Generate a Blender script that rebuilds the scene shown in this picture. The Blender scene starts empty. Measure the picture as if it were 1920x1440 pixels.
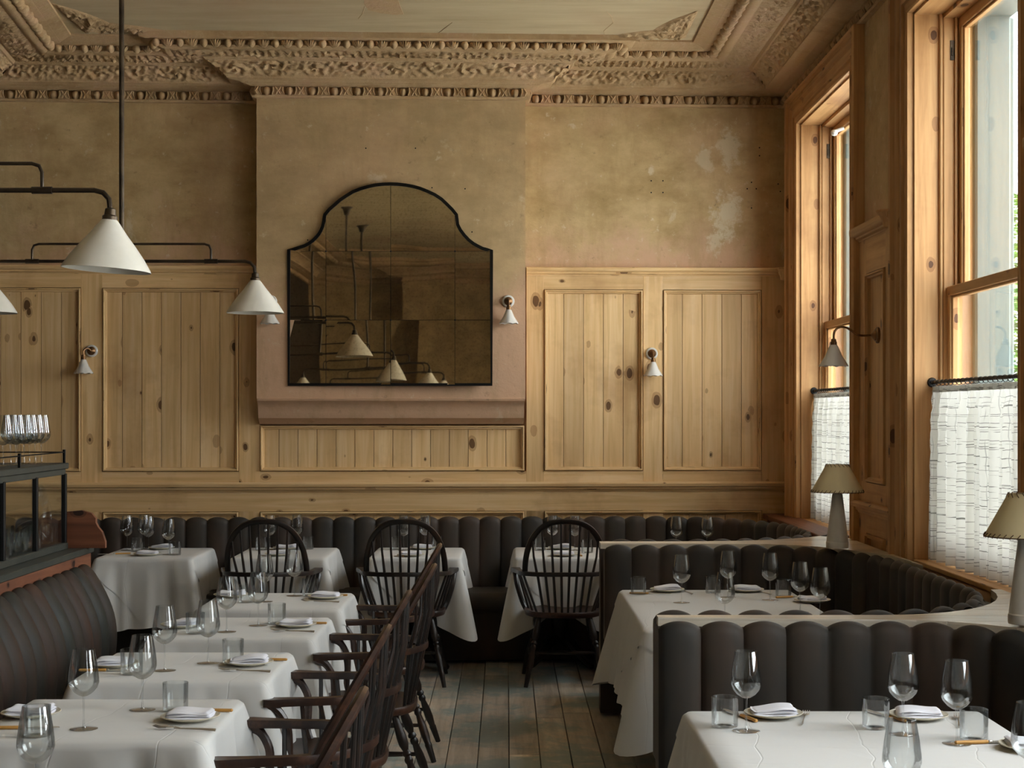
import bpy, math, random
from mathutils import Vector, Matrix, noise
C = bpy.context.scene.collection
sc = bpy.context.scene
R = random.Random(7)
PI = math.pi
sin, cos = math.sin, math.cos

# ---------------- camera, world, exposure ----------------
H = 1.62; F = 3000.0; VX = 950.0; VY = 774.0
cam = bpy.data.cameras.new('camera'); cam.sensor_width = 36.0; cam.lens = F / 1920 * 36
cam.shift_x = (960 - VX) / 1920; cam.shift_y = (VY - 720) / 1920
cam.clip_start = 0.05; cam.clip_end = 200
co = bpy.data.objects.new('camera', cam); C.objects.link(co)
co.location = (0, 0, H); co.rotation_euler = (PI / 2, 0, 0)
sc.camera = co
w = bpy.data.worlds.new('sky'); sc.world = w; w.use_nodes = True
nt = w.node_tree; nt.nodes.clear()
wo = nt.nodes.new('ShaderNodeOutputWorld'); bg = nt.nodes.new('ShaderNodeBackground')
tc = nt.nodes.new('ShaderNodeTexCoord'); sp = nt.nodes.new('ShaderNodeSeparateXYZ'); rp = nt.nodes.new('ShaderNodeValToRGB')
nt.links.new(tc.outputs['Generated'], sp.inputs[0]); nt.links.new(sp.outputs['Z'], rp.inputs[0]); nt.links.new(rp.outputs[0], bg.inputs[0]); nt.links.new(bg.outputs[0], wo.inputs[0])
rp.color_ramp.elements[0].position = 0.0; rp.color_ramp.elements[0].color = (0.55, 0.56, 0.57, 1)
rp.color_ramp.elements[1].position = 0.04; rp.color_ramp.elements[1].color = (0.91, 0.955, 1.0, 1)
bg.inputs[1].default_value = 12.5
sl = bpy.data.lights.new('sun', 'SUN'); sl.energy = 60.0; sl.angle = .05; sl.color = (1, .98, .95)
so = bpy.data.objects.new('sun', sl); C.objects.link(so); so.rotation_euler = (0, -math.radians(40), math.radians(-12))
vs = sc.view_settings; vs.view_transform = 'Standard'; vs.look = 'None'; vs.gamma = 1.0; vs.use_curve_mapping = False
vs.exposure = 0.2
cy = sc.cycles
cy.transparent_max_bounces = 40; cy.max_bounces = 10; cy.diffuse_bounces = 5; cy.glossy_bounces = 5; cy.transmission_bounces = 8
cy.use_denoising = True; cy.caustics_reflective = False; cy.caustics_refractive = False; cy.sample_clamp_indirect = 8.0
cy.use_adaptive_sampling = True; cy.adaptive_threshold = 0.02
XW = 1.948                      # room face of the window wall
WIN = [10.6, 7.66, 4.72, 1.78]   # far jambs of the windows (y)
WW = 1.66; ZS = 0.92; ZH = 3.535
for yf in WIN:                  # sampling portals in the window openings (give no light of their own)
    l = bpy.data.lights.new('window_portal', 'AREA'); l.shape = 'RECTANGLE'; l.size = WW; l.size_y = ZH - ZS
    l.cycles.is_portal = True
    o = bpy.data.objects.new('window_portal', l); C.objects.link(o)
    o.location = (2.44, yf - WW / 2, (ZS + ZH) / 2); o.rotation_euler = (PI / 2, 0, PI / 2)

# ---------------- helpers ----------------
def srgb(h):
    h = h.lstrip('#'); v = [int(h[i:i + 2], 16) / 255 for i in (0, 2, 4)]
    return tuple((c / 12.92 if c <= .04045 else ((c + .055) / 1.055) ** 2.4) for c in v) + (1,)

class MB:
    def __init__(s): s.v = []; s.f = []; s.g = []; s.t = []
    def add(s, vs, fs, grain=(0, 0, 1), tone=.5):
        b = len(s.v); s.v += [tuple(p) for p in vs]
        for f in fs: s.f.append([b + i for i in f]); s.g.append((grain, b * 0.137)); s.t.append(tone)
        return s
    def box(s, x0, y0, z0, x1, y1, z1, grain=(0, 0, 1), tone=.5, M=None, bev=0):
        x0, x1 = min(x0, x1), max(x0, x1); y0, y1 = min(y0, y1), max(y0, y1); z0, z1 = min(z0, z1), max(z0, z1)
        if bev > 0:
            bev = min(bev, (x1 - x0) * .45, (y1 - y0) * .45, (z1 - z0) * .45)
            vs = []
            for X, sx in ((x0, 1), (x1, -1)):
                for Y, sy in ((y0, 1), (y1, -1)):
                    for Z, sz in ((z0, 1), (z1, -1)):
                        vs += [(X, Y + sy * bev, Z + sz * bev), (X + sx * bev, Y, Z + sz * bev), (X + sx * bev, Y + sy * bev, Z)]
            def I(i, j, k, a): return ((i * 2 + j) * 2 + k) * 3 + a
            fs = []
            for i in (0, 1): q = [I(i, 0, 0, 0), I(i, 0, 1, 0), I(i, 1, 1, 0), I(i, 1, 0, 0)]; fs.append(q if i == 0 else q[::-1])
            for j in (0, 1): q = [I(0, j, 0, 1), I(1, j, 0, 1), I(1, j, 1, 1), I(0, j, 1, 1)]; fs.append(q if j == 0 else q[::-1])
            for k in (0, 1): q = [I(0, 0, k, 2), I(0, 1, k, 2), I(1, 1, k, 2), I(1, 0, k, 2)]; fs.append(q if k == 0 else q[::-1])
            for i in (0, 1):
                for j in (0, 1): q = [I(i, j, 0, 0), I(i, j, 1, 0), I(i, j, 1, 1), I(i, j, 0, 1)]; fs.append(q if (i + j) % 2 else q[::-1])
                for k in (0, 1): q = [I(i, 0, k, 0), I(i, 1, k, 0), I(i, 1, k, 2), I(i, 0, k, 2)]; fs.append(q[::-1] if (i + k) % 2 else q)
            for j in (0, 1):
                for k in (0, 1): q = [I(0, j, k, 1), I(1, j, k, 1), I(1, j, k, 2), I(0, j, k, 2)]; fs.append(q if (j + k) % 2 else q[::-1])
            for i in (0, 1):
                for j in (0, 1):
                    for k in (0, 1): q = [I(i, j, k, a) for a in (0, 1, 2)]; fs.append(q[::-1] if (i + j + k) % 2 else q)
        else:
            vs = [(x0, y0, z0), (x1, y0, z0), (x1, y1, z0), (x0, y1, z0), (x0, y0, z1), (x1, y0, z1), (x1, y1, z1), (x0, y1, z1)]
            fs = [(0, 3, 2, 1), (4, 5, 6, 7), (0, 1, 5, 4), (1, 2, 6, 5), (2, 3, 7, 6), (3, 0, 4, 7)]
        if M is not None: vs = [M @ Vector(p) for p in vs]; grain = tuple(M.to_3x3() @ Vector(grain))
        return s.add(vs, fs, grain, tone)
    def lathe(s, prof, seg=24, M=None, rim=None, grain=(0, 0, 1), tone=.5):
        vs = []; fs = []; n = len(prof)
        for i, (r, z) in enumerate(prof):
            for k in range(seg):
                a = 2 * PI * k / seg; rr, zz = (r, z)
                if rim: rr, zz = rim(i, a, r, z)
                vs.append((rr * cos(a), rr * sin(a), zz))
        for i in range(n - 1):
            for k in range(seg):
                k2 = (k + 1) % seg
                fs.append((i * seg + k, i * seg + k2, (i + 1) * seg + k2, (i + 1) * seg + k))
        if prof[0][0] > 1e-5: fs.append(tuple(reversed(range(seg))))
        if prof[-1][0] > 1e-5 and prof[-1] != prof[0]: fs.append(tuple((n - 1) * seg + k for k in range(seg)))
        if M is not None: vs = [M @ Vector(p) for p in vs]
        return s.add(vs, fs, grain, tone)
    def tube(s, pts, rad, seg=8, rx=None, closed=False, grain=None, tone=.5, ref=None):
        P = [Vector(p) for p in pts]; n = len(P); vs = []; fs = []
        if not hasattr(rad, '__len__'): rad = [rad] * n
        up = Vector(ref) if ref else None; prev = None
        for i in range(n):
            if closed: t = P[(i + 1) % n] - P[i - 1]
            else: t = P[min(i + 1, n - 1)] - P[max(i - 1, 0)]
            t.normalize()
            if up is not None: a = up - t * up.dot(t)
            elif prev is None: a = t.orthogonal()
            else: a = prev - t * prev.dot(t)
            a.normalize(); prev = a; b = t.cross(a)
            r1 = rad[i]; r2 = r1 if rx is None else r1 * rx
            for k in range(seg):
                th = 2 * PI * (k + .5) / seg
                if seg == 4 or rx is not None:   # squarish section
                    c, d = cos(th), sin(th); m = (abs(c) ** 4 + abs(d) ** 4) ** -.25
                    vs.append(P[i] + a * (c * m * r1) + b * (d * m * r2))
                else: vs.append(P[i] + a * cos(th) * r1 + b * sin(th) * r2)
        m = n if closed else n - 1
        for i in range(m):
            for k in range(seg):
                k2 = (k + 1) % seg; j = (i + 1) % n
                fs.append((i * seg + k, i * seg + k2, j * seg + k2, j * seg + k))
        if not closed: fs.append(tuple(reversed(range(seg)))); fs.append(tuple((n - 1) * seg + k for k in range(seg)))
        return s.add(vs, fs, grain or tuple(P[-1] - P[0] if (P[-1] - P[0]).length > .01 else Vector((0, 0, 1))), tone)
    def grid(s, fn, nu, nv, grain=(0, 0, 1), tone=.5, flip=False):
        vs = [fn(i / nu, j / nv) for i in range(nu + 1) for j in range(nv + 1)]; fs = []
        for i in range(nu):
            for j in range(nv):
                a = i * (nv + 1) + j; q = (a, a + 1, a + nv + 2, a + nv + 1)
                fs.append(q if flip else q[::-1])
        return s.add(vs, fs, grain, tone)
    def poly(s, pts, z0, z1, grain=(0, 0, 1), tone=.5):
        n = len(pts); area = sum(pts[i][0] * pts[(i + 1) % n][1] - pts[(i + 1) % n][0] * pts[i][1] for i in range(n))
        if area < 0: pts = pts[::-1]
        vs = [(x, y, z0) for x, y in pts] + [(x, y, z1) for x, y in pts]
        fs = [tuple(reversed(range(n))), tuple(range(n, 2 * n))] + [(i, (i + 1) % n, n + (i + 1) % n, n + i) for i in range(n)]
        return s.add(vs, fs, grain, tone)
    def build(s, name, m, parent=None, smooth=35, loc=None, rotz=None):
        me = bpy.data.meshes.new(name); me.from_pydata(s.v, [], s.f); me.materials.append(m)
        me.update()
        uv = me.uv_layers.new(name='UVMap').data; at = me.attributes.new('tone', 'FLOAT', 'FACE')
        at.data.foreach_set('value', s.t)
        buf = [0.0] * (2 * len(me.loops)); cache = {}
        for p, (g, off) in zip(me.polygons, s.g):
            n = p.normal; gv = Vector(g); u = gv - n * gv.dot(n)
            if u.length < 1e-4: u = n.orthogonal()
            u.normalize(); v = n.cross(u)
            if v.x + v.y * .7 + v.z * .3 < 0: v = -v
            for li in p.loop_indices:
                c = me.vertices[me.loops[li].vertex_index].co
                buf[2 * li] = c.dot(u) + off; buf[2 * li + 1] = c.dot(v) + off * 1.7
        uv.foreach_set('uv', buf)
        if smooth: me.shade_smooth(); me.set_sharp_from_angle(angle=math.radians(smooth))
        o = bpy.data.objects.new(name, me); C.objects.link(o)
        if parent is not None: o.parent = parent
        if loc: o.location = loc
        if rotz: o.rotation_euler = (0, 0, rotz)
        return o

def thing(name, label, cat, loc=(0, 0, 0), rotz=0, group=None):
    o = bpy.data.objects.new(name, None); C.objects.link(o); o.empty_display_size = .05
    o.location = loc; o.rotation_euler = (0, 0, rotz); o['label'] = label; o['category'] = cat
    if group: o['group'] = group
    return o
def tag(o, label, cat, group=None):
    o['label'] = label; o['category'] = cat
    if group: o['group'] = group
    return o
def struct(o, label=None):
    o['kind'] = 'structure'
    if label: o['label'] = label
    return o
def sroot(name, label=None):
    o = bpy.data.objects.new(name, None); C.objects.link(o); o['kind'] = 'structure'
    if label: o['label'] = label
    return o
def dup(root, loc, rotz=0, label=None, group=None, scale=None):
    r = root.copy(); C.objects.link(r); r.location = loc; r.rotation_euler = (0, 0, rotz)
    if label: r['label'] = label
    if group: r['group'] = group
    if scale: r.scale = (scale,) * 3
    for ch in list(root.children):
        c = ch.copy(); C.objects.link(c); c.parent = r
        for g in list(ch.children):
            d = g.copy(); C.objects.link(d); d.parent = c
    return r
def cr(pts, m=4):      # Catmull-Rom smoothing of a tube path
    P_ = [Vector(p) for p in pts]; out = []
    for i in range(len(P_) - 1):
        a_, b_, c_, d_ = P_[max(i - 1, 0)], P_[i], P_[i + 1], P_[min(i + 2, len(P_) - 1)]
        for k in range(m):
            t = k / m; out.append(.5 * ((2 * b_) + (c_ - a_) * t + (2 * a_ - 5 * b_ + 4 * c_ - d_) * t * t + (3 * b_ - a_ - 3 * c_ + d_) * t ** 3))
    return out + [P_[-1]]
class Proto:      # the first place() moves the original, later ones copy it
    def __init__(s, root): s.r = root; s.used = False
    def place(s, loc, rotz, label, group=None, scale=None):
        if not s.used:
            s.used = True; s.r.location = loc; s.r.rotation_euler = (0, 0, rotz); s.r['label'] = label
            if group: s.r['group'] = group
            return s.r
        return dup(s.r, loc, rotz, label, group, scale)

# ---------------- materials ----------------
class N:
    def __init__(s, name):
        s.m = bpy.data.materials.new(name); s.m.use_nodes = True; s.t = s.m.node_tree
        s.b = s.t.nodes['Principled BSDF']; s.out = s.t.nodes['Material Output']
    def n(s, kind, **kw):
        x = s.t.nodes.new(kind)
        for k, v in kw.items(): setattr(x, k, v)
        return x
    def l(s, a, b): s.t.links.new(a, b)
    def coord(s, kind='Object', scale=(1, 1, 1)):
        c = s.n('ShaderNodeTexCoord'); mp = s.n('ShaderNodeMapping'); mp.inputs['Scale'].default_value = scale
        s.l(c.outputs[kind], mp.inputs[0]); return mp.outputs[0]
    def noise(s, vec, scale=5, det=4, rough=.55, dist=0):
        x = s.n('ShaderNodeTexNoise'); x.inputs['Scale'].default_value = scale; x.inputs['Detail'].default_value = det
        x.inputs['Roughness'].default_value = rough; x.inputs['Distortion'].default_value = dist
        if vec is not None: s.l(vec, x.inputs[0])
        return x.outputs[0]
    def ramp(s, fac, stops):
        x = s.n('ShaderNodeValToRGB'); e = x.color_ramp.elements
        while len(e) > 1: e.remove(e[-1])
        e[0].position = stops[0][0]; e[0].color = stops[0][1]
        for p, c in stops[1:]: k = e.new(p); k.color = c
        s.l(fac, x.inputs[0]); return x.outputs[0]
    def mix(s, f, a, b, mode='MIX'):
        x = s.n('ShaderNodeMix', data_type='RGBA', blend_type=mode)
        for sock, v in ((x.inputs[0], f), (x.inputs[6], a), (x.inputs[7], b)):
            if hasattr(v, 'is_linked') or isinstance(v, bpy.types.NodeSocket): s.l(v, sock)
            else: sock.default_value = v
        return x.outputs[2]
    def math(s, op, a, b=0.0, c=None):
        x = s.n('ShaderNodeMath', operation=op)
        for sock, v in zip(x.inputs, (a, b) if c is None else (a, b, c)):
            if isinstance(v, bpy.types.NodeSocket): s.l(v, sock)
            else: sock.default_value = v
        return x.outputs[0]
    def tone(s):
        a = s.n('ShaderNodeAttribute', attribute_name='tone'); return a.outputs['Fac']
    def bump(s, h, strength=.3, dist=.01):
        x = s.n('ShaderNodeBump'); x.inputs['Strength'].default_value = strength; x.inputs['Distance'].default_value = dist
        s.l(h, x.inputs['Height']); s.l(x.outputs[0], s.b.inputs['Normal']); return x
    def fin(s, col, rough=.6, metal=0, spec=.4):
        if isinstance(col, bpy.types.NodeSocket): s.l(col, s.b.inputs['Base Color'])
        else: s.b.inputs['Base Color'].default_value = col
        if isinstance(rough, bpy.types.NodeSocket): s.l(rough, s.b.inputs['Roughness'])
        else: s.b.inputs['Roughness'].default_value = rough
        s.b.inputs['Metallic'].default_value = metal; s.b.inputs['Specular IOR Level'].default_value = spec
        return s.m
W = (1, 1, 1, 1); K = (0, 0, 0, 1)

def pine(name, c0, c1, c2, knot, rough=.5, knots=1.0):
    a = N(name); uv = a.coord('UV', (1.2, 26, 1)); n1 = a.noise(uv, 1.0, 5, .6, .6)
    uv2 = a.coord('UV', (.8, 3.2, 1)); n2 = a.noise(uv2, 1.3, 3, .5)
    col = a.ramp(n1, [(.25, c0), (.5, c1), (.75, c2)])
    col = a.mix(a.math('MULTIPLY', a.math('ADD', n2, -.4), 1.2), col, c0)
    t = a.math('MULTIPLY_ADD', a.tone(), .2, .9)
    cx = a.n('ShaderNodeCombineColor')
    for i in range(3): a.l(t, cx.inputs[i])
    col = a.mix(1.0, col, cx.outputs[0], 'MULTIPLY')
    # old grime in broad smears
    gr = a.noise(a.coord('Object', (1, 1, 1)), 1.7, 5, .65)
    col = a.mix(a.ramp(gr, [(.52, K), (.8, (.55, .55, .55, 1))]), col, knot)
    v = a.n('ShaderNodeTexVoronoi'); v.inputs['Scale'].default_value = 1.0
    dn = a.noise(a.coord('UV', (18, 18, 1)), 1, 2); a.l(a.coord('UV', (4.6, 7.6, 1)), v.inputs['Vector'])
    d = a.math('ADD', v.outputs['Distance'], a.math('MULTIPLY_ADD', dn, .09, -.045))
    wn = a.n('ShaderNodeSeparateColor'); a.l(v.outputs['Color'], wn.inputs[0])
    r = a.math('MULTIPLY_ADD', wn.outputs[0], .20 * knots, -.02)          # knot radius differs per cell
    k = a.math('LESS_THAN', d, r); kh = a.math('LESS_THAN', d, a.math('MULTIPLY_ADD', r, 1.5, .012))
    col = a.mix(a.math('MULTIPLY', kh, .45), col, knot); col = a.mix(a.math('MULTIPLY', k, .85), col, (knot[0] * .35, knot[1] * .35, knot[2] * .35, 1))
    a.bump(n1, .12, .004)
    return a.fin(col, rough, 0, .35)
M_pine = pine('waxed_pine', srgb('#CBA570'), srgb('#E2BE8A'), srgb('#EDCFA2'), srgb('#8A5A30'))
M_pine_w = pine('window_pine', srgb('#A97C4C'), srgb('#C99A66'), srgb('#D8AE78'), srgb('#7A4624'))
M_redwood = pine('reclaimed_wood', srgb('#5A3424'), srgb('#74462F'), srgb('#8C5A3E'), srgb('#331C12'))

def plaster(name, base, pink, pale, grey, zp, amt=.5, patches=()):
    a = N(name); c = a.coord('Object')
    n1 = a.noise(c, .9, 6, .6); n2 = a.noise(a.coord('Object', (1, 1, 1.6)), 3.1, 7, .68); n3 = a.noise(c, 14, 6, .7); n4 = a.noise(a.coord('Object', (1.3, 1.3, .9)), 1.9, 8, .7, .5)
    col = a.mix(a.ramp(n2, [(.36, K), (.68, W)]), base, grey)
    s = a.n('ShaderNodeSeparateXYZ'); a.l(c, s.inputs[0])
    zz = a.math('ADD', s.outputs[2], a.math('MULTIPLY', a.math('ADD', n4, -.5), 1.5))
    pm = a.n('ShaderNodeMapRange', interpolation_type='SMOOTHSTEP'); pm.inputs[1].default_value = zp + .22; pm.inputs[2].default_value = zp - .22
    a.l(zz, pm.inputs[0]); col = a.mix(a.math('MULTIPLY', pm.outputs[0], .85), col, pink)
    col = a.mix(a.ramp(n1, [(.5, K), (.75, (amt, amt, amt, 1))]), col, pink)
    col = a.mix(a.ramp(a.noise(a.coord('Object', (1, 1, .25)), 7, 6, .7), [(.5, K), (.62, (.35, .35, .35, 1))]), col, grey)
    for (qx, qz, rad, st) in patches:
        dd = a.n('ShaderNodeVectorMath', operation='DISTANCE'); sc2 = a.coord('Object', (1.6, 0, 1)); a.l(sc2, dd.inputs[0]); dd.inputs[1].default_value = (qx * 1.6, 0, qz)
        ff = a.math('ADD', a.math('MULTIPLY', dd.outputs['Value'], -1 / rad), a.math('MULTIPLY', a.noise(c, 9, 7, .72), 2.6))
        col = a.mix(a.ramp(ff, [(.62, K), (.95, (st, st, st, 1))]), col, pale)
    col = a.mix(a.ramp(n4, [(.62, K), (.70, (.75, .75, .75, 1))]), col, pale)
    col = a.mix(a.ramp(n3, [(.62, K), (.70, (.55, .55, .55, 1))]), col, pale)
    col = a.mix(a.ramp(n3, [(.28, (.5, .5, .5, 1)), (.38, K)]), col, (grey[0] * .5, grey[1] * .5, grey[2] * .5, 1))
    a.bump(a.math('ADD', n2, a.math('MULTIPLY', n3, .8)), .4, .01)
    return a.fin(col, .75, 0, .25), a
M_plaster, _ = plaster('bare_plaster', srgb('#CDB284'), srgb('#CFA88A'), srgb('#DCCFB2'), srgb('#AA8F62'), 2.74, .6, ((1.53, 3.0, .26, .8), (1.55, 3.45, .22, .6), (1.38, 3.38, .15, .5), (1.0, 3.3, .05, .7), (1.45, 2.8, .12, .6)))
M_plaster_c, _ = plaster('chimney_plaster', srgb('#C2A67C'), srgb('#CCA587'), srgb('#D2C0A2'), srgb('#A88F68'), 2.45, .35)
M_plaster_r, _ = plaster('rear_plaster', srgb('#C4AA7E'), srgb('#BE9A78'), srgb('#D0C0A0'), srgb('#9F885E'), 1.0)
def cornice_mat():
    a = N('painted_cornice'); c = a.coord('Object'); n1 = a.noise(c, 2.2, 6, .65); n2 = a.noise(c, 30, 5, .7)
    col = a.ramp(n1, [(.3, srgb('#A88A62')), (.5, srgb('#C2A47C')), (.7, srgb('#C4A080'))])
    col = a.mix(a.ramp(n2, [(.55, K), (.75, (.5, .5, .5, 1))]), col, srgb('#D8C4A4'))
    a.bump(n2, .5, .012); return a.fin(col, .75, 0, .25)
M_cornice = cornice_mat()
def ceil_mat():
    a = N('ceiling_plaster'); c = a.coord('Object', (1, 6, 1)); n1 = a.noise(c, 1.2, 6, .6); n2 = a.noise(a.coord('Object'), .8, 4)
    col = a.ramp(n1, [(.3, srgb('#BCA884')), (.7, srgb('#D0BE9C'))])
    col = a.mix(a.ramp(n2, [(.5, K), (.8, (.6, .6, .6, 1))]), col, srgb('#A98466'))
    a.bump(n1, .2, .01); return a.fin(col, .8, 0, .2)
M_ceil = ceil_mat()
def floor_mat():
    a = N('old_painted_boards'); uv = a.coord('UV', (1.0, 14, 1)); n1 = a.noise(uv, 1.5, 6, .65, .4)
    o = a.coord('Object'); n2 = a.noise(o, 1.3, 6, .7, .3); n3 = a.noise(a.coord('Object', (1.5, .8, 1)), 3.0, 8, .75); n4 = a.noise(a.coord('UV', (9, 40, 1)), 2, 4, .7)
    col = a.ramp(n1, [(.25, srgb('#A09282')), (.5, srgb('#C8BBAA')), (.75, srgb('#E2D8CA'))])
    col = a.mix(a.ramp(n2, [(.46, K), (.55, (.85, .85, .85, 1))]), col, srgb('#8A9E9E'))
    col = a.mix(a.ramp(n3, [(.55, K), (.64, (.7, .7, .7, 1))]), col, srgb('#D6C2AC'))
    col = a.mix(a.ramp(n4, [(.68, K), (.72, (.8, .8, .8, 1))]), col, srgb('#352A20'))
    t = a.math('MULTIPLY_ADD', a.tone(), .6, .7); cx = a.n('ShaderNodeCombineColor')
    for i in range(3): a.l(t, cx.inputs[i])
    col = a.mix(1.0, col, cx.outputs[0], 'MULTIPLY')
    a.bump(n1, .3, .006); return a.fin(col, a.ramp(n3, [(.3, (.35,) * 3 + (1,)), (.7, (.6,) * 3 + (1,))]), 0, .4)
M_floor = floor_mat()
def simple(name, c, rough=.5, metal=0, spec=.4, var=0, vs=8, c2=None, bump=0, uv=False):
    a = N(name)
    if c2 is not None:
        n = a.noise(a.coord('Object'), vs, 5, .6); col = a.ramp(n, [(.35, c), (.65, c2)])
        if bump: a.bump(n, bump, .004)
        return a.fin(col, rough, metal, spec)
    return a.fin(c, rough, metal, spec)
M_velvet = N('charcoal_velvet'); _v = M_velvet
_n = _v.noise(_v.coord('Object', (1, 1, .35)), 3.2, 4, .6); _n2 = _v.noise(_v.coord('Object'), 60, 2)
_v.b.inputs['Sheen Weight'].default_value = .35; _v.b.inputs['Sheen Roughness'].default_value = .35; _v.b.inputs['Sheen Tint'].default_value = srgb('#8C7F72')
_v.bump(_n2, .08, .002)
M_velvet = _v.fin(_v.ramp(_n, [(.35, srgb('#2D2C29')), (.52, srgb('#3C342C')), (.72, srgb('#4F3D33'))]), .62, 0, .35)
a = N('worn_leather'); n_ = a.noise(a.coord('Object', (1, 1.5, .5)), 2.6, 5, .6); a.bump(a.noise(a.coord('Object'), 90, 3), .1, .002)
M_leather = a.fin(a.ramp(n_, [(.35, srgb('#2B2C27')), (.52, srgb('#352C25')), (.7, srgb('#472F24'))]), a.ramp(n_, [(.3, (.5,) * 3 + (1,)), (.7, (.62,) * 3 + (1,))]), 0, .2)
def chair_mat():
    a = N('ebonised_wood'); n = a.noise(a.coord('Object', (1, 1, 1)), 7, 5, .65); n2 = a.noise(a.coord('UV', (3, 60, 1)), 1, 4)
    g = a.n('ShaderNodeNewGeometry'); s = a.n('ShaderNodeSeparateXYZ'); c = a.n('ShaderNodeTexCoord'); a.l(c.outputs['Object'], s.inputs[0])
    col = a.ramp(n, [(.42, srgb('#1A1816')), (.62, srgb('#33231B')), (.8, srgb('#5C3B28'))])
    col = a.mix(a.math('MULTIPLY', n2, .35), col, srgb('#2A2019'))
    return a.fin(col, .36, 0, .5)
M_chair = chair_mat()
def worn_mat():
    a = N('rubbed_brown_wood'); n = a.noise(a.coord('Object', (1, 1, 1)), 9, 6, .7); n2 = a.noise(a.coord('UV', (3, 60, 1)), 1, 4)
    col = a.ramp(n, [(.3, srgb('#1D1613')), (.5, srgb('#34221A')), (.72, srgb('#6A4632'))])
    col = a.mix(a.math('MULTIPLY', n2, .4), col, srgb('#33221A'))
    return a.fin(col, .32, 0, .5)
M_worn = worn_mat()
def cloth_mat(name, c, crease=True):
    a = N(name)
    if crease:
        mp = a.n('ShaderNodeMapping'); c_ = a.n('ShaderNodeTexCoord'); a.l(c_.outputs['Object'], mp.inputs[0]); mp.inputs['Rotation'].default_value = (0, 0, .12)
        br = a.n('ShaderNodeTexBrick'); br.offset = 0; br.inputs['Scale'].default_value = 1; br.inputs['Brick Width'].default_value = .29; br.inputs['Row Height'].default_value = .23
        br.inputs['Mortar Size'].default_value = .0035; br.inputs['Mortar Smooth'].default_value = 1; wv = a.n('ShaderNodeVectorMath', operation='MULTIPLY_ADD'); nz = a.n('ShaderNodeTexNoise'); nz.inputs['Scale'].default_value = 3.5; a.l(mp.outputs[0], nz.inputs[0]); a.l(nz.outputs['Color'], wv.inputs[0]); wv.inputs[1].default_value = (.09, .09, 0); a.l(mp.outputs[0], wv.inputs[2]); a.l(wv.outputs[0], br.inputs[0])
        n = a.noise(a.coord('Object'), 5, 3, .5, .8)
        h = a.math('ADD', a.math('MULTIPLY', br.outputs['Fac'], -.6), a.math('MULTIPLY', n, 1.6))
        a.bump(h, .26, .005)
    a.b.inputs['Sheen Weight'].default_value = .1
    return a.fin(c, .8, 0, .2)
M_cloth = cloth_mat('white_table_linen', srgb('#D2D1CE'))
M_napkin = cloth_mat('white_napkin_linen', srgb('#E9E9F0'), False)
M_plate = simple('cream_stoneware', srgb('#CFC8B4'), .3, 0, .5)
M_steel = simple('cutlery_steel', srgb('#CFC9BF'), .38, .9)
M_bone = simple('bone_handle', srgb('#C9964F'), .4)
M_iron = simple('dark_bronze', srgb('#3A3128'), .42, .75, .5, c2=srgb('#5A4C3C'), vs=9)
M_black = simple('black_steel', srgb('#171513'), .45, .4)
M_brass = simple('aged_brass', srgb('#6E4F36'), .38, .8, c2=srgb('#8C6A48'), vs=30)
M_shade = simple('white_bone_china', srgb('#E4E0D4'), .28, 0, .5, c2=srgb('#EAE6DC'), vs=12)
M_shade_s = simple('white_porcelain', srgb('#DAD7D0'), .2, 0, .5)
M_parch = N('parchment'); M_parch.b.inputs['Transmission Weight'].default_value = 0
M_parch = M_parch.fin(srgb('#D2C49C'), .6, 0, .3)
M_lampbase = simple('stoneware_lamp_base', srgb('#C4BFB2'), .35, 0, .5, c2=srgb('#D2CDC2'), vs=6)
M_lace = simple('leather_lacing', srgb('#5C4430'), .6)
M_darkpaint = simple('dark_green_paint', srgb('#2C2F29'), .5, 0, .4, c2=srgb('#3A3A32'), vs=10)
M_ext = simple('exterior_paint', srgb('#65706C'), .6)
M_paleledge = None
def ledge_mat():
    a = N('pale_worn_ledge'); n = a.noise(a.coord('UV', (2, 20, 1)), 1.5, 5, .6)
    t = a.math('MULTIPLY_ADD', a.tone(), .3, .85); cx = a.n('ShaderNodeCombineColor')
    for i in range(3): a.l(t, cx.inputs[i])
    col = a.mix(1.0, a.ramp(n, [(.3, srgb('#DCCEB6')), (.6, srgb('#EEE6D6'))]), cx.outputs[0], 'MULTIPLY')
    return a.fin(col, .22, 0, .5)
M_ledge = ledge_mat()
def glass_mat(name, tint=(.97, .98, .98, 1), edge=(.90, .92, .92, 1), refl=1.0):
    a = N(name); a.t.nodes.remove(a.b)
    tr = a.n('ShaderNodeBsdfTransparent'); gl = a.n('ShaderNodeBsdfGlossy'); gl.inputs['Roughness'].default_value = .01
    lw = a.n('ShaderNodeLayerWeight'); lw.inputs[0].default_value = .5
    fr = a.n('ShaderNodeFresnel'); fr.inputs[0].default_value = 1.48
    a.l(a.ramp(lw.outputs['Facing'], [(.75, tint), (1.0, edge)]), tr.inputs[0])
    mx = a.n('ShaderNodeMixShader'); a.l(a.math('MINIMUM', a.math('MULTIPLY', fr.outputs[0], refl), .5), mx.inputs[0]); a.l(tr.outputs[0], mx.inputs[1]); a.l(gl.outputs[0], mx.inputs[2])
    a.l(mx.outputs[0], a.out.inputs[0]); return a.m
M_glass = glass_mat('clear_glass')
M_pane = glass_mat('window_glass', (.97, .98, .97, 1), (.9, .92, .9, 1), .8)
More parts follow.
